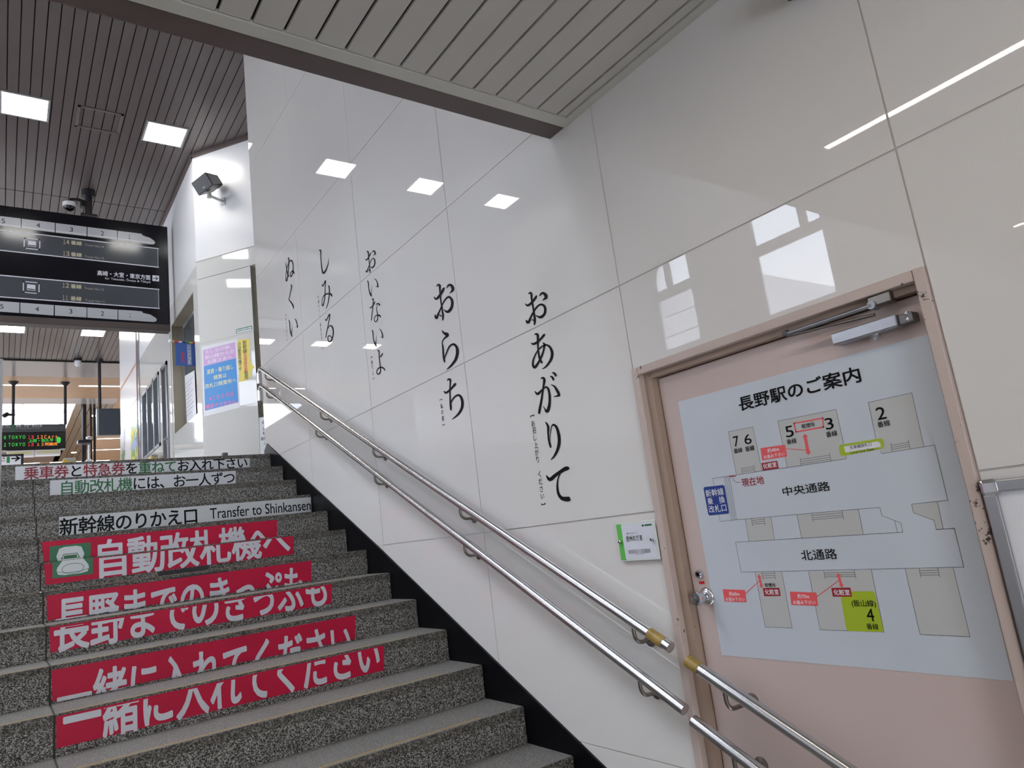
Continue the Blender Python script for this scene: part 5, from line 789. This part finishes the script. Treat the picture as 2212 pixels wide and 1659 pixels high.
# ================================================================== BIG HANGING SIGN
GY = 10.55; X0, X1, Z0_, Z1_ = -3.4, -.08, 4.85, 6.362
sg = thing('hanging_direction_sign', 'big black hanging sign with silver train pictures', 'sign', ((X0+X1)/2, GY, Z0_))
bm = BM(); box(bm, X0, X1, GY, GY+.16, Z0_, Z1_, .004); obj('sign_body', bm, mat('sign_black', (22, 22, 28), .14, spec=.3), sg)
bm = BM(); box(bm, X0, X1+.0, GY-.008, GY+.165, 4.765, 4.855, .01); obj('bottom_rail', bm, vary(mat('sign_rail', (72, 64, 62), .5), .05, 3), sg)
bm = BM(); px = -1.07; tube(bm, [(px, GY+.08, Z1_), (px, GY+.08, ZC)], .045, 20); box(bm, px-.1, px+.1, GY+.0, GY+.16, Z1_, Z1_+.05, .006); tube(bm, [(px, GY+.08, ZC-.09), (px, GY+.08, ZC)], .085, 20); obj('hanger_post', bm, M_dark, sg, True)
bm = BM(); tube(bm, [(-2.9, GY+.08, Z1_), (-2.9, GY+.08, ZC)], .045, 20); obj('hanger_post', bm, M_dark, sg, True)
fr = FY(GY); M_silver = mat('train_silver', (176, 179, 186), .3); sO = (0, 420); sS = 5.53
def bands(b, nm):
    a = 1
i1 = Ink(fr, split=True)
for P_ in ([(-1.8398,6.2067),(-1.4707,6.2079),(-1.4704,6.0657),(-1.8385,6.07)], [(-1.4612,6.2058),(-1.1011,6.2054),(-1.1018,6.065),(-1.4609,6.0647)], [(-1.0911,6.2044),(-0.7321,6.2052),(-0.7339,6.0617),(-1.0919,6.0652)], [(-2.2023,6.2062),(-1.8489,6.2076),(-1.8476,6.0698),(-2.2,6.0715)],
           [(-0.7227,6.2027),(-0.5196,6.2038),(-0.4233,6.2026),(-0.3374,6.1699),(-0.2622,6.1197),(-0.2474,6.0958),(-0.2523,6.0743),(-0.2745,6.0582),(-0.3399,6.0544),(-0.7246,6.0592)],
           [(-1.8417,5.0402),(-1.4792,5.0364),(-1.4816,4.8927),(-1.8403,4.9)], [(-1.468,5.0361),(-1.1073,5.0341),(-1.11,4.8919),(-1.4677,4.8926)], [(-1.0995,5.0347),(-0.7401,5.0311),(-0.744,4.8882),(-1.1003,4.8914)], [(-2.1823,5.0445),(-1.8514,5.0405),(-1.8517,4.8991),(-2.1798,4.9028)],
           [(-0.732,5.0318),(-0.5398,5.0335),(-0.4353,5.0293),(-0.3409,4.9945),(-0.2672,4.9466),(-0.2528,4.9203),(-0.2619,4.8985),(-0.2922,4.8841),(-0.7339,4.8877)]): i1.poly(P_)
i1.build('train_car', M_silver, sg)
i1 = Ink(fr, .0008)
for P_ in ([(-2.2005,6.1016),(-1.8479,6.1006),(-1.8477,6.084),(-2.2002,6.0854)], [(-1.8388,6.0997),(-1.4704,6.0973),(-1.4704,6.0827),(-1.8387,6.0854)], [(-1.4609,6.0963),(-1.1016,6.0972),(-1.1017,6.0811),(-1.4609,6.0805)], [(-1.0917,6.0962),(-0.7335,6.0946),(-0.7337,6.0794),(-1.0918,6.0813)], [(-0.7242,6.0947),(-0.2684,6.085),(-0.2742,6.0713),(-0.7244,6.0795)]): i1.poly(P_)
i1.build('train_stripe', mat('train_pale', (206, 208, 214), .3), sg)
i1 = Ink(fr, .0010)
i1.poly([(-0.4233,6.2026),(-0.4076,6.1791),(-0.3646,6.166),(-0.3159,6.1588),(-0.3428,6.1756),(-0.3857,6.1952)]); i1.poly([(-0.4353,5.0293),(-0.4305,5.0087),(-0.3885,4.9995),(-0.3409,4.992),(-0.3671,5.0098),(-0.4038,5.0243)])
for ch, t in (('5', (-2.0524,-2.0152,6.1106,6.1757)), ('4', (-1.6797,-1.6351,6.1098,6.1729)), ('3', (-1.3006,-1.2618,6.1068,6.1714)), ('2', (-0.9329,-0.8933,6.1018,6.1678)), ('1', (-0.5897,-0.5686,6.1015,6.1655)),
              ('5', (-2.0513,-2.0168,4.9405,5.0025)), ('4', (-1.6828,-1.6412,4.9359,4.9965)), ('3', (-1.3087,-1.2717,4.932,4.9975)), ('2', (-0.9422,-0.9035,4.9311,4.9945)), ('1', (-0.5979,-0.5804,4.9313,4.9911))):
    i1.box_text(ch, t, bold=.0)
i1.build('car_number', M_ink, sg)
i1 = Ink(fr, .0006)
for P_ in ([(-2.1989,6.0113),(-0.2101,5.9996),(-0.2146,5.7177),(-2.1942,5.7357)], [(-2.1883,5.3932),(-0.2194,5.3769),(-0.2208,5.091),(-2.1833,5.1022)]): i1.poly(P_)
i1.build('grey_panel', mat('panel_grey', (74, 78, 84), .14, spec=.3), sg)
M_stxt = mat('sign_white', (208, 210, 222), .35)
i1 = Ink(fr, .0012)
for P_ in ([(-2.199,6.0148),(-0.2101,6.0022)], [(-2.1942,5.7334),(-0.2147,5.7151)], [(-2.1883,5.3921),(-0.2172,5.3771)], [(-2.1832,5.1),(-0.2187,5.0911)]): i1.line(P_, .014)
for P_ in ([(-0.2156,6.0014),(-0.219,5.7172)], [(-0.2216,5.3767),(-0.2229,5.0933)]): i1.line(P_, .005)
for P_ in ([(-1.8082,5.9383),(-1.6377,5.939),(-1.6387,5.7937),(-1.8087,5.7945)], [(-1.8116,5.3312),(-1.6424,5.3279),(-1.6434,5.1794),(-1.812,5.1842)]): i1.line(rounded(P_, .012), .012, True)
for P_ in ([(-1.767,5.9064),(-1.6782,5.9071),(-1.6795,5.8261),(-1.7682,5.8283)], [(-1.7727,5.2984),(-1.6814,5.2961),(-1.6827,5.215),(-1.7738,5.2177)]): i1.poly(P_)
i1.box_text('高崎・大宮・東京方面', (-0.9801,-0.3214,5.5065,5.5823), bold=.014)
i1.box_text('for Takasaki, Ōmiya & Tōkyō', (-0.8876,-0.323,5.4518,5.4989), bold=.004)
i1.poly([(-0.2959,5.5846),(-0.209,5.5852),(-0.2111,5.4983),(-0.2978,5.4981)])
i1.build('white_print', M_stxt, sg)
i1 = Ink(fr, .0018, False)
c4 = [(-0.2817,5.5404),(-0.2297,5.5409),(-0.2487,5.5643),(-0.2519,5.5169)]; i1.line([c4[0], c4[1]], .010); i1.line([c4[2], c4[1], c4[3]], .010)
for P_ in ([(-1.7601,5.8412),(-1.6887,5.8403)], [(-1.7641,5.2325),(-1.6919,5.2303)]): i1.line(P_, .012)
i1.build('arrow', M_ink, sg)
i1 = Ink(fr, .0012); i2 = Ink(fr, .0012)
for num, t1, t2, t3 in (('14', (-1.3816,-1.3028,5.9156,5.98), (-1.2873,-1.1586,5.9174,5.9786), (-1.0112,5.9359,0.228)), ('13', (-1.3844,-1.303,5.7485,5.813), (-1.2876,-1.1593,5.7492,5.81), (-1.0124,5.7655,0.2272)),
                        ('12', (-1.3889,-1.3074,5.2919,5.3571), (-1.2902,-1.1651,5.2901,5.3509), (-1.0182,5.3064,0.2299)), ('11', (-1.3888,-1.3152,5.119,5.1825), (-1.2924,-1.1658,5.1168,5.1801), (-1.0111,5.1333,0.2244))):
    i1.box_text(num, t1, bold=.008); i1.box_text('番線', t2, bold=.014); i2.mid_text('Track No.'+num, t3)
i1.build('track_number', mat('sign_beige', (196, 188, 162), .4), sg); i2.build('track_text', mat('sign_greige', (158, 156, 150), .4), sg)
# dome camera on the sign post
q = [(-1.2972,6.545),(-1.2973,6.4691),(-1.0659,6.6985)]
dcm = thing('dome_camera', 'white dome camera hanging beside the post of the big sign', 'camera', (q[0][0], GY+.08, q[0][1]))
x, z = q[0]
bm = BM(); lathe(bm, (x, GY+.08, z+.03), (0, 0, -1), [(0, .05), (.012, .082), (.06, .084), (.07, .078)], 28); obj('dome_housing', bm, M_white, dcm, True)
bm = BM(); lathe(bm, (x, GY+.08, z-.042), (0, 0, -1), [(0, .072), (.025, .066), (.05, .045), (.062, .01)], 28); obj('dome', bm, mat('dome_black', (14, 14, 16), .06), dcm, True)
bm = BM(); tube(bm, [(x, GY+.08, z+.025), (x+.02, GY+.08, z+.08), (x+.10, GY+.08, z+.09), (px, GY+.08, z+.05)], .022, 12); box(bm, px-.1, px-.03, GY+.03, GY+.13, z-.02, z+.07, .01); obj('bracket_arm', bm, M_dark, dcm)

# ================================================================== LED BOARD, SCREEN AND FAR THINGS
LY = 22.0; ledX0, ledX1 = -2.6, -.638
ld = thing('departure_board', 'black electronic departure board with green, red and orange text', 'display', (-1.6, LY, 4.98))
b5 = [(-0.6373,5.6202),(-0.6374,5.418),(-0.6468,4.9598)]
bm = BM(); box(bm, ledX0, ledX1, LY, LY+.3, b5[2][1], b5[1][1], .01); obj('board_body', bm, mat('board_black', (10, 10, 12), .25), ld)
bm = BM(); box(bm, ledX0, ledX1, LY-.02, LY+.3, b5[1][1], b5[0][1], .01); obj('board_header', bm, mat('header_grey', (74, 76, 80), .35), ld)
fr = FY(LY); fh = FY(LY-.02)
LG, LR, LO = emis('led_green', (70, 220, 80), .9), emis('led_red', (235, 40, 60), .9), emis('led_orange', (255, 150, 60), 1.0)
i1 = Ink(fr, .003); 
i1.box_text('６ ＴＯＫＹＯ', (-1.9792,-1.5282,5.2472,5.3367), bold=.014); i1.box_text('２ ＴＯＫＹＯ', (-1.9766,-1.5277,5.0566,5.148), bold=.014)
i1.box_text('上田・佐久平・', (-1.4583,-0.8506,5.1474,5.2361), bold=.016); i1.ell(*[(-0.7956,5.1902)][0], .05, .085); i1.build('green_text', LG, ld)
i1 = Ink(fr, .003); i1.box_text('13', (-1.4804,-1.3402,5.2379,5.3306), bold=.03); i1.box_text('13', (-1.4825,-1.3414,5.0476,5.1376), bold=.03); i1.build('red_text', LR, ld)
i1 = Ink(fr, .003); i1.box_text('１２Ｃａｒｓ', (-1.2741,-0.8246,5.2367,5.3297), bold=.02); i1.box_text('１２両編成', (-1.2742,-0.8242,5.0457,5.1376), bold=.018); i1.build('orange_text', LO, ld)
i1 = Ink(fh, .003); M_hw = mat('header_white', (206, 206, 210), .4)
i1.box_text('高崎・大宮・東京方面', (-1.7345,-1.1657,5.5487,5.6155), bold=.012); i1.box_text('for Takasaki, Ōmiya & Tōkyō', (-1.7338,-1.2142,5.5042,5.5368)); i1.box_text('とり)', (-2.0269,-1.8616,5.5243,5.6161), bold=.012); i1.build('header_text', M_hw, ld)
Ink(fh, .003).poly([(-1.834,5.6323),(-1.7697,5.6311),(-1.7676,5.4435),(-1.8317,5.4452)]).build('green_mark', mat('header_green', (40, 110, 66), .4), ld)
for x in [(-1.7909,22.0686),(-0.642,22.0965)]: bm = BM(); tube(bm, [(x[0], LY+.1, b5[0][1]), (x[0], LY+.1, ZC)], .035, 14); lathe(bm, (x[0], LY+.1, ZC-.1), (0, 0, 1), [(0, .04), (.1, .12)], 14); obj('hanger_post', bm, M_dark, ld, True)
q = [(-1.9903,5.8498),(-1.8548,5.8968)]
bm = BM(); tube(bm, [(q[1][0]+.1, LY+.1, q[1][1]), (q[1][0]-.05, LY+.05, q[1][1])], .03, 10); tube(bm, [(q[1][0]-.05, LY+.05, q[1][1]+.02), (q[0][0], LY, q[0][1])], .055, 12)
tag(obj('bullet_camera', bm, M_dark, None, True), 'small black camera clamped to the left post of the departure board', 'camera')
# back of a hanging screen
MY = 19.55; q = [(-0.1132,4.8649),(0.3719,4.8395),(0.3813,5.5157),(-0.1077,5.5304)]
mn = thing('hanging_screen', 'dark blue grey hanging screen at the edge of the poster wall', 'screen', ((q[0][0]+q[1][0])/2, MY, q[0][1]))
bm = BM(); box(bm, q[0][0], .62, MY, MY+.18, q[0][1], q[2][1]+.01, .008); obj('screen_body', bm, mat('screen_blue_grey', (58, 66, 76), .35), mn)
bm = BM(); box(bm, q[0][0]-.035, q[0][0], MY+.01, MY+.17, q[0][1], q[2][1]+.01); obj('screen_edge', bm, M_frame, mn)
bm = BM(); px2 = -.075; tube(bm, [(px2, MY+.08, q[2][1]), (px2, MY+.08, ZC)], .035, 14); lathe(bm, (px2, MY+.08, ZC-.08), (0, 0, 1), [(0, .05), (.05, .09), (.08, .09)], 14); obj('hanger_post', bm, M_dark, mn, True)
# pale light boxes below the departure board
for n, (P_, l) in enumerate((([(-1.9188,4.8383),(-1.331,4.7998),(-1.332,4.9455),(-1.9202,4.9455)], 'left pale yellow light box below the departure board'), ([(-1.311,4.7989),(-0.7521,4.8107),(-0.7107,4.9451),(-1.302,4.9443)], 'right pale yellow light box below the departure board'))):
    a0, a1 = P_[0][0], P_[1][0]; z0, z1 = P_[1][1], P_[2][1]
    rb = thing('light_box', l, 'sign', ((a0+a1)/2, 22.0, z0), 'light boxes below the departure board')
    bm = BM(); box(bm, a0, a1, 22.0, 22.3, z0, z1+.0, .006); obj('box_body', bm, M_white, rb)
    bm = BM(); box(bm, a0+.04, a1-.04, 21.995, 22.0, z0+.04, z1-.03, 0); obj('yellow_face', bm, mat('pale_yellow', (214, 208, 158), .4), rb)
    bm = BM(); tube(bm, [((a0+a1)/2, 22.15, z1-.01), ((a0+a1)/2, 22.15, b5[2][1]+.01)], .02, 8); obj('hanger', bm, M_dark, rb)
# white arrow sign
q = [(-2.0188,4.3071),(-1.6504,4.2986),(-1.6524,4.4947),(-2.0226,4.5762)]
ws = thing('arrow_sign', 'white hanging sign with a green bar and a right arrow, black end', 'sign', (q[0][0], 20.0, q[0][1]))
e1 = [(-1.597,4.2958)][0][0]
bm = BM(); box(bm, q[0][0]-.4, q[1][0], 20.0, 20.12, q[1][1]-.02, q[2][1]+.0); obj('sign_face', bm, M_white, ws)
bm = BM(); box(bm, q[1][0], e1, 19.99, 20.13, q[1][1]-.02, q[2][1]+.03); box(bm, q[0][0]-.4, e1, 19.99, 20.13, q[2][1], q[2][1]+.05); obj('sign_end', bm, M_dark, ws)
fr = FY(20.0); i1 = Ink(fr, .002); t = [(-1.8204,4.4412),(-1.6806,4.4429),(-1.7315,4.4838),(-1.7495,4.3856),(-2.0081,4.4284),(-1.9476,4.4255)]
i1.line([t[0], t[1]], .03); i1.line([t[2], t[1], t[3]], .03); i1.box_text('2', (-2.0101,-1.9462,4.4447,4.5348)); i1.box_text('番線', (-2.0351,-1.9472,4.3799,4.414)); i1.build('lettering', M_ink, ws)
Ink(fr, .002).poly([(-1.9222,4.3423),(-1.8603,4.3419),(-1.8599,4.4897),(-1.9219,4.4898)]).build('green_bar', mat('sign_green', (34, 130, 70), .4), ws)
# far hanging poles
for n, (xp, yp, l) in enumerate(((1410, 620, 'leftmost dark hanging pole under the far slat ceiling'), (1455, 580, 'second dark hanging pole from the left under the far slat ceiling'), (1548, 520, 'third dark hanging pole, right of the white pole'), (1612, 420, 'rightmost and tallest dark hanging pole at the wood ceiling'))):
    q = [[(0.026,5.6506),(0.0232,5.0252)], [(0.0971,5.7223),(0.0936,5.0215)], [(0.2449,5.8292),(0.2398,5.014)], [(0.3483,6.0136),(0.341,5.0087)]][n]
    bm = BM(); tube(bm, [(q[0][0], 25.5, q[1][1]-.1), (q[0][0], 25.5, ZC)], .036, 10); tag(obj('hanging_pole', bm, M_dark), l, 'pole', 'dark poles beyond the concourse')
q = [(0.1859,5.7221),(0.1816,4.988)]
bm = BM(); tube(bm, [(q[0][0], 25.3, FLOOR2), (q[0][0], 25.3, q[0][1]+.02)], .035, 10); lathe(bm, (q[0][0], 25.3, q[0][1]), (0, 0, 1), [(0, .04), (.05, .09), (.1, .09), (.13, .02)], 12); tag(obj('white_pole', bm, M_white, None, True), 'thin white pole with a round head between the dark poles', 'pole')
q = [(0.0168,5.6685),(0.0158,5.4522)]
bm = BM(); box(bm, q[0][0]-.17, q[0][0]+.17, 24.8, 25.2, q[1][1]+.1, q[0][1], .03); tube(bm, [(q[0][0], 25.0, q[0][1]-.02), (q[0][0], 25.0, ZC)], .04, 8); tag(obj('hanging_loudspeaker', bm, M_dark), 'black box loudspeaker hanging before the far dark poles', 'loudspeaker')
# ceiling downlights of the far strip
for (xp, l) in (([(0.4337,26.7535)][0], 'upper oval downlight in the dark ceiling strip'), ([(0.4291,34.5763)][0], 'lower oval downlight in the dark ceiling strip')):
    bm = BM(); lathe(bm, (xp[0], xp[1], ZC+.001), (0, 0, -1), [(0, .1), (.012, .095), (.013, .02)], 20); tag(obj('downlight', bm, M_line, None, True), l, 'ceiling light', 'downlights in the dark strip')
# ticket gates, just their heads above the top step
def gate(name, P_, y, label, cat, ms, yel=True):
    a0, a1, z1 = P_[0][0], P_[1][0], P_[2][1]
    r = thing(name, label, cat, ((a0+a1)/2, y, FLOOR2)); bm = BM(); box(bm, a0, a1, y, y+.9, FLOOR2, z1, .015); obj('gate_body', bm, ms, r)
    if yel:
        bm = BM(); box(bm, a0-.001, a0+(a1-a0)*.32, y-.003, y+.3, z1-.14, z1-.03); obj('yellow_panel', bm, mat('gate_yellow', (220, 180, 40), .4), r)
        bm = BM(); box(bm, a0+(a1-a0)*.55, a0+(a1-a0)*.78, y-.003, y+.02, z1-.14, z1-.05); obj('yellow_panel', bm, MATS['gate_yellow'], r)
    return r
gate('ticket_gate', [(-1.2854,3.1465),(-1.1286,3.1384),(-1.1313,3.22)], 12.0, 'grey ticket gate head with yellow panels behind the top step', 'ticket gate', mat('gate_grey', (176, 176, 170), .35))
gate('white_gate', [(-0.9543,3.217),(-0.8744,3.2129),(-0.8801,3.2779)], 12.6, 'small white gate head behind the top step, below the poles', 'ticket gate', M_white, False)
gate('card_reader', [(-0.1584,3.0742),(-0.0628,3.0693),(-0.0596,3.2012)], 11.9, 'grey reader box with an orange spot below the three pane window', 'card reader', mat('reader_grey', (150, 146, 140), .4), True)
q = [(-0.2114,2.4816),(-0.1578,2.4931),(-0.1563,2.5259),(-0.2053,2.521)]
bm = BM(); box(bm, q[0][0], q[1][0], 7.4, 7.46, FLOOR2, q[2][1], .008); tag(obj('floor_stop', bm, mat('stop_grey', (96, 98, 102), .4)), 'small grey post cap peeping over the top step before the slanted bay', 'post')

# ================================================================== BAY: LOUDSPEAKER, POSTERS, PENNANT
q = [(0.2713,6.3042),(0.5875,6.0418),(0.4296,6.1499)]
fr = FS(.0); Cc = FS(.22).P(*q[2]); sp = thing('wall_loudspeaker', 'black box loudspeaker on a bracket high on the slanted bay', 'loudspeaker', Cc)
bm = BM(); hw, hh, dp = .135, .090, .13
vs = box(bm, -hw, hw, -dp, dp, -hh, hh, 0)
for v in bm.verts:
    if v.co.y > 0: v.co.x *= .72; v.co.z *= .75
bmesh.ops.bevel(bm, geom=bm.edges[:], offset=.008, segments=2, affect='EDGES')
Rm = Matrix.Translation(Cc) @ Matrix.Rotation(math.radians(-62), 4, 'Z') @ Matrix.Rotation(math.radians(-14), 4, 'Y') @ Matrix.Rotation(math.radians(26), 4, 'X')
bm.transform(Rm); obj('speaker_box', bm, mat('speaker_black', (12, 12, 14), .35), sp)
bm = BM(); box(bm, -.02, .02, -dp-.004, -dp, -.05, -.043); bm.transform(Rm); obj('speaker_badge', bm, M_white, sp)
bm = BM(); box(bm, -.05, .05, .10, .20, -.05, .05, .01); bm.transform(Rm); obj('mount_block', bm, mat('speaker_black', (12, 12, 14)), sp)
wp = fr.P(q[2][0]+.03, q[2][1]-.10, .0)
bm = BM(); b0 = Cc + Vector((0, 0, -.19)); tube(bm, [b0, Cc+Vector((0, 0, -.05))], .028, 14); tube(bm, [b0+Vector((0, 0, .03)), Vector((wp.x, wp.y, b0.z+.03))], .016, 12); c = Vector((wp.x, wp.y, b0.z+.03)); prism(bm, [c+SD*a+Vector((0, 0, z)) for a, z in ((-.035, -.05), (.035, -.05), (.035, .05), (-.035, .05))], SN*.012); obj('wall_bracket', bm, mat('bracket_white', (196, 196, 194), .35), sp)
# fare notice
o5 = (240, 560); s5 = 3.77
quad = [(0.0262,3.2349),(0.5566,3.2576),(0.5655,4.1235),(0.0329,4.1298)]
fn = thing('fare_notice', 'pink and blue fare notice sheet on the slanted bay', 'notice', ctr(quad, FS()))
sheet('notice_sheet', quad, FS(), .0015, M_white, fn)
fr = FS(.0016)
Ink(fr, .0003).poly([(0.0526,3.8693),(0.5388,3.8805),(0.5397,4.0862),(0.0532,4.0793)]).build('pink_field', mat('notice_pink', (206, 164, 214), .4), fn)
Ink(fr, .0003).poly([(0.0462,3.3056),(0.5427,3.3255),(0.5388,3.8805),(0.0526,3.8693)]).build('blue_field', mat('notice_blue', (46, 140, 214), .4), fn)
i1 = Ink(fr, .0010)
for s, b in (('北しなの線、', (0.0778,0.4808,4.0203,4.0713)), ('飯山線からの', (0.0738,0.5143,3.9515,4.0051)), ('お客さまへ', (0.1127,0.4788,3.8891,3.9375))): i1.box_text(s, b, bold=.012)
i1.build('white_text', mat('notice_white', (232, 226, 238), .4), fn)
i1 = Ink(fr, .0010)
for s, b in (('運賃・乗り越し', (0.0961,0.4945,3.7548,3.8172)), ('精算は', (0.1959,0.3882,3.6674,3.7263)), ('改札口精算所へ', (0.0614,0.5289,3.5794,3.638))): i1.box_text(s, b, bold=.010)
i1.build('cream_text', mat('notice_cream', (224, 228, 178), .4), fn)
i1 = Ink(fr, .0010)
for s, b in (('※こちらでは', (0.1187,0.4758,3.4175,3.4733)), ('精算できません。', (0.0575,0.5385,3.3173,3.3773))): i1.box_text(s, b, bold=.010)
i1.build('pink_text', mat('notice_hot_pink', (226, 110, 180), .4), fn)
# yellow arrow notice
P_ = [(0.568,3.5738),(0.5697,4.1006),(0.6966,4.0966),(0.739,4.0817),(0.7517,4.054),(0.7416,3.8036),(0.753,3.7859),(0.7572,3.7666),(0.8021,3.7147),(0.7575,3.6847),(0.7329,3.6048),(0.69,3.5744)]
yn = thing('yellow_arrow_notice', 'yellow arrow shaped notice beside the fare notice', 'notice', ctr(P_, FS()))
sheet('notice_sheet', P_, FS(), .0015, mat('notice_yellow', (236, 216, 96), .4), yn)
fr = FS(.0016); c1 = [(0.6759,4.0537),(0.675,3.949),(0.6761,3.9066),(0.6726,3.7008),(0.674,3.6651),(0.6727,3.6129),(0.5977,4.0507),(0.5917,3.7317)]
i1 = Ink(fr, .0008); i1.column('新幹線', c1[0], c1[1], .062, .010); i1.column('専用', c1[4], c1[5], .062, .010); i1.column('の自動券売機です', c1[6], c1[7], .052, .008); i1.build('dark_text', mat('notice_dark', (60, 54, 40), .4), yn)
i1 = Ink(fr, .0008); i1.column('自由席特急券', c1[2], c1[3], .052, .010); i1.build('red_text', mat('notice_red', (214, 84, 84), .4), yn)
# green framed strip
P_ = [(0.5601,4.1879),(0.7943,4.1897),(0.7943,4.2464),(0.5598,4.2467)]
gs = thing('green_edged_label', 'small white label with green edges high on the slanted bay', 'label', ctr(P_, FS()))
sheet('label_sheet', P_, FS(), .0012, mat('label_green', (46, 124, 92), .4), gs)
fr = FS(.0013); i1 = Ink(fr, .0004); b = [(0.5692,4.2177),(0.7852,4.2168),(0.7864,4.2355),(0.5684,4.2369)]; i1.poly(b); b2 = [(0.5695,4.1923),(0.7873,4.1927),(0.7884,4.2098),(0.5687,4.2099)]; i1.poly(b2); i1.build('white_strip', M_white, gs)
i1 = Ink(fr, .0009); i1.mid_text('特急券うりば案内', (0.6706,4.2258,0.1653)); i1.build('lettering', M_gtext, gs)
# notice board partly hidden by the wall corner
e0 = S.P(.815, 0); 
q = [(0.8153,2.6374),(0.9562,2.6379),(0.9862,3.0814),(0.8387,3.0809)]
nt = thing('white_side_notice', 'white notice sheet with black characters half hidden by the wall corner', 'notice', ctr(q, FS(.02)))
sheet('notice_sheet', q, FS(.02), .004, M_white, nt); fr = FS(.0245); i1 = Ink(fr, .0006)
for ch, b in (('今', (0.8741,0.933,2.9769,3.0414)), ('久', (0.8833,0.9283,2.9165,2.9611)), ('も', (0.8799,0.9247,2.8662,2.9041)), ('新幹', (0.8533,0.9429,2.8006,2.8458)), ('こ', (0.8893,0.9305,2.7503,2.7822))): i1.box_text(ch, b, bold=.01)
i1.build('lettering', M_ink, nt)
Ink(fr, .0006).line([(0.8243,2.6433),(0.8435,3.0741)], .006).build('green_edge', mat('label_green', (46, 124, 92)), nt)
# pennant at the counter window
PY = 9.5; pz = [(-0.2771,4.2966),(0.015,4.2865),(-0.2235,4.2684),(0.0187,4.2804),(0.0083,3.9746),(-0.2319,3.9735)]
pn = thing('blue_pennant', 'small blue pennant on a striped rod by the counter window', 'pennant', (pz[2][0], PY, pz[4][1]))
xs = [pz[0][0]+(.02-pz[0][0])*t for t in (0, .14, .32, .46, .62, .75, .88, 1)]; cols = [(214, 196, 70), (196, 40, 44), (222, 214, 220), (40, 60, 120), (60, 140, 70), (214, 196, 70), (196, 40, 44)]
for i, c in enumerate(cols):
    bm = BM(); tube(bm, [(xs[i], PY, pz[0][1]-.002*i), (xs[i+1], PY, pz[0][1]-.002*(i+1))], .012, 10); obj('rod_band', bm, mat('rod_%d' % i, c, .4), pn, True)
bm = BM(); bmesh.ops.create_uvsphere(bm, u_segments=16, v_segments=10, radius=.026, matrix=Matrix.Translation((pz[0][0], PY, pz[0][1]))); obj('rod_knob', bm, M_white, pn, True)
bm = BM(); box(bm, pz[2][0], pz[3][0]-.004, PY-.003, PY+.003, pz[4][1], pz[3][1]); obj('pennant_cloth', bm, mat('pennant_blue', (62, 98, 170), .5), pn)
fr = FY(PY-.003); i1 = Ink(fr); cx = pz[2][0]+.165; i1.rect(cx-.022, cx+.022, pz[4][1]+.02, pz[3][1]-.02); i1.build('white_band', mat('pennant_white', (200, 206, 214), .5), pn)
i1 = Ink(fr, .001); i1.column('精算所改札口', (cx, pz[3][1]-.045), (cx, pz[4][1]+.045), .042, .01); i1.build('blue_text', MATS['pennant_blue'], pn)
cx = pz[2][0]+.085; i1 = Ink(fr, .001); i1.column('御案内', (cx, pz[3][1]-.15), (cx, pz[4][1]+.06), .045, .014); i1.build('red_text', mat('pennant_red', (206, 60, 90), .5), pn)
# papers behind the counter glass
q = [(10.819,3.2677),(10.2011,3.3385),(10.2187,4.1066),(10.8627,4.1876)]
pp = thing('counter_paper', 'white printed paper on the counter window glass', 'paper', ctr(q, FX(.148)))
sheet('paper_sheet', q, FX(.149), .001, M_white, pp); i1 = Ink(FX(.1478))
ya, yb = max(p[0] for p in q)-.06, min(p[0] for p in q)+.06; zt_, zb_ = max(p[1] for p in q)-.12, min(p[1] for p in q)+.22
for k in range(9): i1.rect(ya, ya+(yb-ya)*(.9-.3*((k*7) % 3)/2), zt_-k*(zt_-zb_)/10-.03, zt_-k*(zt_-zb_)/10-.022)
i1.build('print_line', mat('grey_print', (130, 132, 140), .5), pp)
# posters on the white wall with copper lines
q = [(15.1223,3.5006),(14.4123,3.3986),(14.2799,4.3964),(15.0129,4.359)]
po = thing('flower_poster', 'tall poster with yellow flowers on green at the copper lined white wall', 'poster', ctr(q, FX(-.006)))
sheet('poster_sheet', q, FX(-.006), .003, mat('poster_green', (124, 170, 84), .3), po)
fr = FX(-.0092); i1 = Ink(fr, .0006, False); i2 = Ink(fr, .0009, False); ya, yb = max(p[0] for p in q), min(p[0] for p in q); za, zb = max(p[1] for p in q), min(p[1] for p in q)
for k in range(26):
    a, z = random.uniform(yb+.05, ya-.05), random.uniform(zb+.08, za-.3)
    (i1 if z > zb+.55 or k % 3 else i2).ell(a, z, random.uniform(.04, .11), random.uniform(.03, .07), 10, k*.0001)
i1.build('yellow_flower', mat('poster_yellow', (232, 214, 60), .4), po); i2.rect(ya-.03, yb+.03, zb+.33, zb+.52); i2.build('blue_band', mat('poster_blue', (150, 170, 200), .4), po)
q = [(16.6459,3.7194),(15.9974,3.6262),(15.9102,4.3455),(16.5746,4.3315)]
po = thing('pale_poster', 'pale poster with green leaves and a red heading left of the flower poster', 'poster', ctr(q, FX(-.006)))
sheet('poster_sheet', q, FX(-.006), .003, mat('poster_pale', (206, 204, 206), .3), po)
ya, yb = max(p[0] for p in q), min(p[0] for p in q); za, zb = max(p[1] for p in q), min(p[1] for p in q); i1 = Ink(fr, .0006, False)
for k in range(16): i1.ell(random.uniform(yb+.1, (ya+yb)/2+.1), random.uniform(zb+.1, za-.45), .08, .07, 8, k*.0001)
i1.build('green_leaf', mat('leaf_green', (98, 146, 84), .4), po); i1 = Ink(fr); i1.line([(yb+.06, za-.28), (ya-.2, za-.46)], .035); i1.build('red_heading', mat('heading_red', (196, 96, 110), .4), po)
